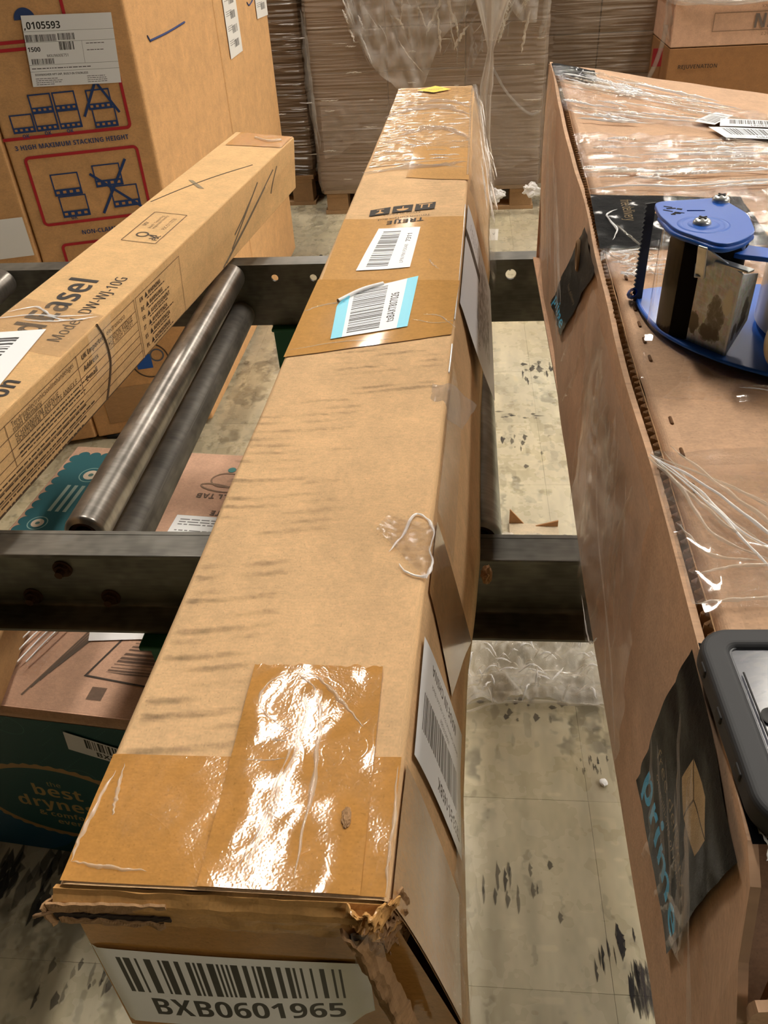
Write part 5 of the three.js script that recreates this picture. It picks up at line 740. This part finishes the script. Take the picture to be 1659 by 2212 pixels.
  for (let k = 0; k < 26; k++) { const q = rnd(), x = lerp(-.52, -.43, q) + (rnd() - .5) * .05, y = lerp(1.0, .76, q) + (rnd() - .5) * .06, l = .04 + rnd() * .09; wc([[x, y], [x + l * .2, y - l * .5], [x + l * .38, y - l]], .004 + rnd() * .008, .004, k * 3.3, rnd() < .5 ? M.glintWearWhite : milk); }
  for (let k = 0; k < 26; k++) { const x = -.64 + rnd() * .95, y = .16 + rnd() * .6, l = .02 + rnd() * .07; wc([[x, y], [x + l * .5, y + (rnd() - .5) * .006], [x + l, y]], .004 + rnd() * .004, .003, k * 2.1, M.wrinkle); }
  // twisted tail: fans out above, pinched, hangs down to a knot near the floor
  part(w1, 'film_tail', sheet((s, q) => { const y = lerp(1.1, .10, q), w = interp([0, .36, .42, .55, .70, .88, 1], [.15, .03, .012, .028, .018, .008, .012], q), cx = interp([0, .36, .45, .6, .75, 1], [.12, .12, .115, .10, .11, .135], q); return V(cx + (s - .5) * 2 * w, y, -3.82 + .02 * Math.sin(s * 14 + q * 3) * (w * 10) + .01 * N(s * 9, q * 6)); }, 40, 80), new P({ color: 0xd9d0c6, transparent: true, opacity: .45, roughness: .3, clearcoat: 1, clearcoatRoughness: .15, side: DS }), 'twisted hanging tail of film');
  const knot = (x, y, z, r, sd) => { const g = new THREE.IcosahedronGeometry(r, 4), p = g.attributes.position; for (let k = 0; k < p.count; k++) { const f = 1 + .7 * N(p.getX(k) / r * 1.8 + sd, p.getY(k) / r * 1.8, p.getZ(k) / r * 1.8); p.setXYZ(k, p.getX(k) * f * 1.2, p.getY(k) * f, p.getZ(k) * f); } g.computeVertexNormals(); g.translate(x, y, z); return g; };
  const knotM = new P({ color: 0xf2f0ee, transparent: true, opacity: .75, roughness: .3, side: DS });
  part(w1, 'film_knot', merge([knot(.15, .095, -3.82, .03, 2), knot(.18, .10, -3.82, .016, 5)]), knotM); part(w1, 'film_knot', knot(.318, .11, -3.84, .028, 8), knotM);
  part(w1, 'film_fold_and_glint', tube([[.12, .62, -3.86], [.2, .5, -3.86], [.3, .42, -3.86], [.335, .43, -3.86]], .006, 30, 6), milk);
  // left load
  pallet('wooden pallet under the left wrapped load, mostly hidden behind the tall cartons', -1.115, -4.51, .80, .9, .14);
  yt = load('cartons of the left load', 'dark brown carton in the left wrapped load', -1.51, 2, .40, -4.06, .84, .165, [.15, .18, .18, .18, .18, .18], [mats[0], mats[2]]);
  wrap('shiny stretch film in tight horizontal bands round the left pallet load', -1.525, -.695, -4.92, -4.04, .15, yt + .02, new P({ color: 0x9a866f, transparent: true, opacity: .42, roughness: .22, clearcoat: 1, clearcoatRoughness: .08, bumpMap: streakBump, bumpScale: .03, side: DS }));
  const wl = scene.getObjectByName('stretch_film_001'); reseed(19); for (let k = 0; k < 60; k++) { const x = -1.5 + rnd() * .78, y = .2 + rnd() * .72, l = .02 + rnd() * .12; part(wl, 'film_fold_and_glint', crease([[x, y, -4.03], [x + l * .5, y + (rnd() - .5) * .004, -4.028], [Math.min(x + l, -.705), y, -4.03]], [0, 0, 1], .003 + rnd() * .005, .003, 20, k * 1.7), rnd() < .35 ? M.glintWearWhite : M.wrinkle); }  // the white ones paint glints along the film bands
  // dark load behind
  pallet('wooden pallet under the dark wrapped load behind the wide carton', .60, -4.75, .44, .9, .14);
  yt = load('cartons of the dark load', 'grey-brown carton in the load behind the wide carton', .375, 2, .245, -4.3, .84, .141, [.17, .17, .17, .17, .17, .17], [card(0x7d6248), card(0x866a4e)]);
  wrap('grey stretch film round the dark load behind the wide carton', .365, .875, -5.16, -4.28, .13, yt + .02, new P({ color: 0xa39484, transparent: true, opacity: .3, roughness: .3, clearcoat: .8, bumpMap: streakBump, bumpScale: .02, side: DS }));
  const tl = thing('film_tail', 'loose strand of stretch film hanging between the dark load and the right stack', 'film', [.85, .5, -4.0]);
  part(tl, 'film_strand', sheet((s, q) => { const c = interp([0, .3, .5, .75, 1], [.845, .835, .85, .90, .95], q), w = interp([0, .4, .55, 1], [.006, .012, .03, .016], q); return V(c + (s - .5) * 2 * w, lerp(.9, .54, q), -3.95 + .02 * Math.sin(s * 9)); }, 16, 40), milk);
  part(tl, 'film_strand', tube([[.80, .52, -3.97], [.82, .58, -3.96], [.835, .66, -3.95], [.84, .72, -3.95]], .01, 20, 6), milk);
  // right stack
  pallet('wooden pallet under the right stack of printed cartons', 1.43, -4.38, 1.14, .9, .14);
  const rs = (lab, h, y, m) => carton1(lab, 'cartons of the right stack', 1.14, h, .84, 1.43, y, -4.34, m);
  rs('big brown carton at the bottom of the right stack', .25, .141, M.kraftBrown);
  const b2 = rs('big brown carton in the right stack below the pale logo carton', .245, .392, M.kraftBrown), b3 = rs('pale pinkish carton with an upside-down letter logo on top of the right stack', .175, .638, M.kraftPink);
  part(b3, 'print', quad([[1.0, .79, -3.9175], [1.6, .79, -3.9175], [1.6, .66, -3.9175], [1.0, .66, -3.9175]], .0008, 1, 1), print(canvasTex(1024, 222, (x, w, h) => { x.save(); x.translate(w, h); x.rotate(Math.PI); x.strokeStyle = '#85674f'; x.lineWidth = 5; x.strokeRect(140, 56, 850, 110); x.fillStyle = '#6b5d55'; x.font = 'bold 120px sans-serif'; x.fillText('AFFN', 420, 154); x.font = '26px sans-serif'; x.fillStyle = '#8d6c55'; x.fillText('HANDLE WITH CARE  DO NOT STACK', 260, 206, 640); x.fillText('P R O D U C T', 500, 40); x.restore(); })));
  part(b2, 'print', quad([[.90, .58, -3.9175], [1.12, .58, -3.9175], [1.12, .555, -3.9175], [.90, .555, -3.9175]], .0008, 1, 1), print(canvasTex(512, 64, (x) => { x.fillStyle = '#3c2815'; x.font = 'bold 52px sans-serif'; x.fillText('REJUVENATION', 6, 50, 500); })));
  const w4 = wrap('bunched clear film band over the top of the right stack', .852, 2.01, -4.77, -3.905, .79, .835, new P({ color: 0xe4dcd4, transparent: true, opacity: .5, roughness: .2, clearcoat: 1, bumpMap: crinkle, bumpScale: .01, side: DS }));
  part(w4, 'film_rope', tube([[.855, .82, -3.9], [1.0, .80, -3.895], [1.1, .795, -3.895], [1.25, .805, -3.895], [1.5, .80, -3.895]], .011, 60, 8), milk);
  const w5 = thing('red_label', 'small red label on the carton between the dark load and the right stack', 'label', [.84, .56, -3.96]); part(w5, 'label_sheet', rbox(.05, .07, .003, .001).translate(.845, .585, -4.05), new S({ color: 0x9c1f2a, roughness: .6 }));
}

scene.traverse((o) => { if (o.isMesh) { o.castShadow = o.receiveShadow = true; } if (o.isLight) o.castShadow = true; });
renderer.render(scene, camera);
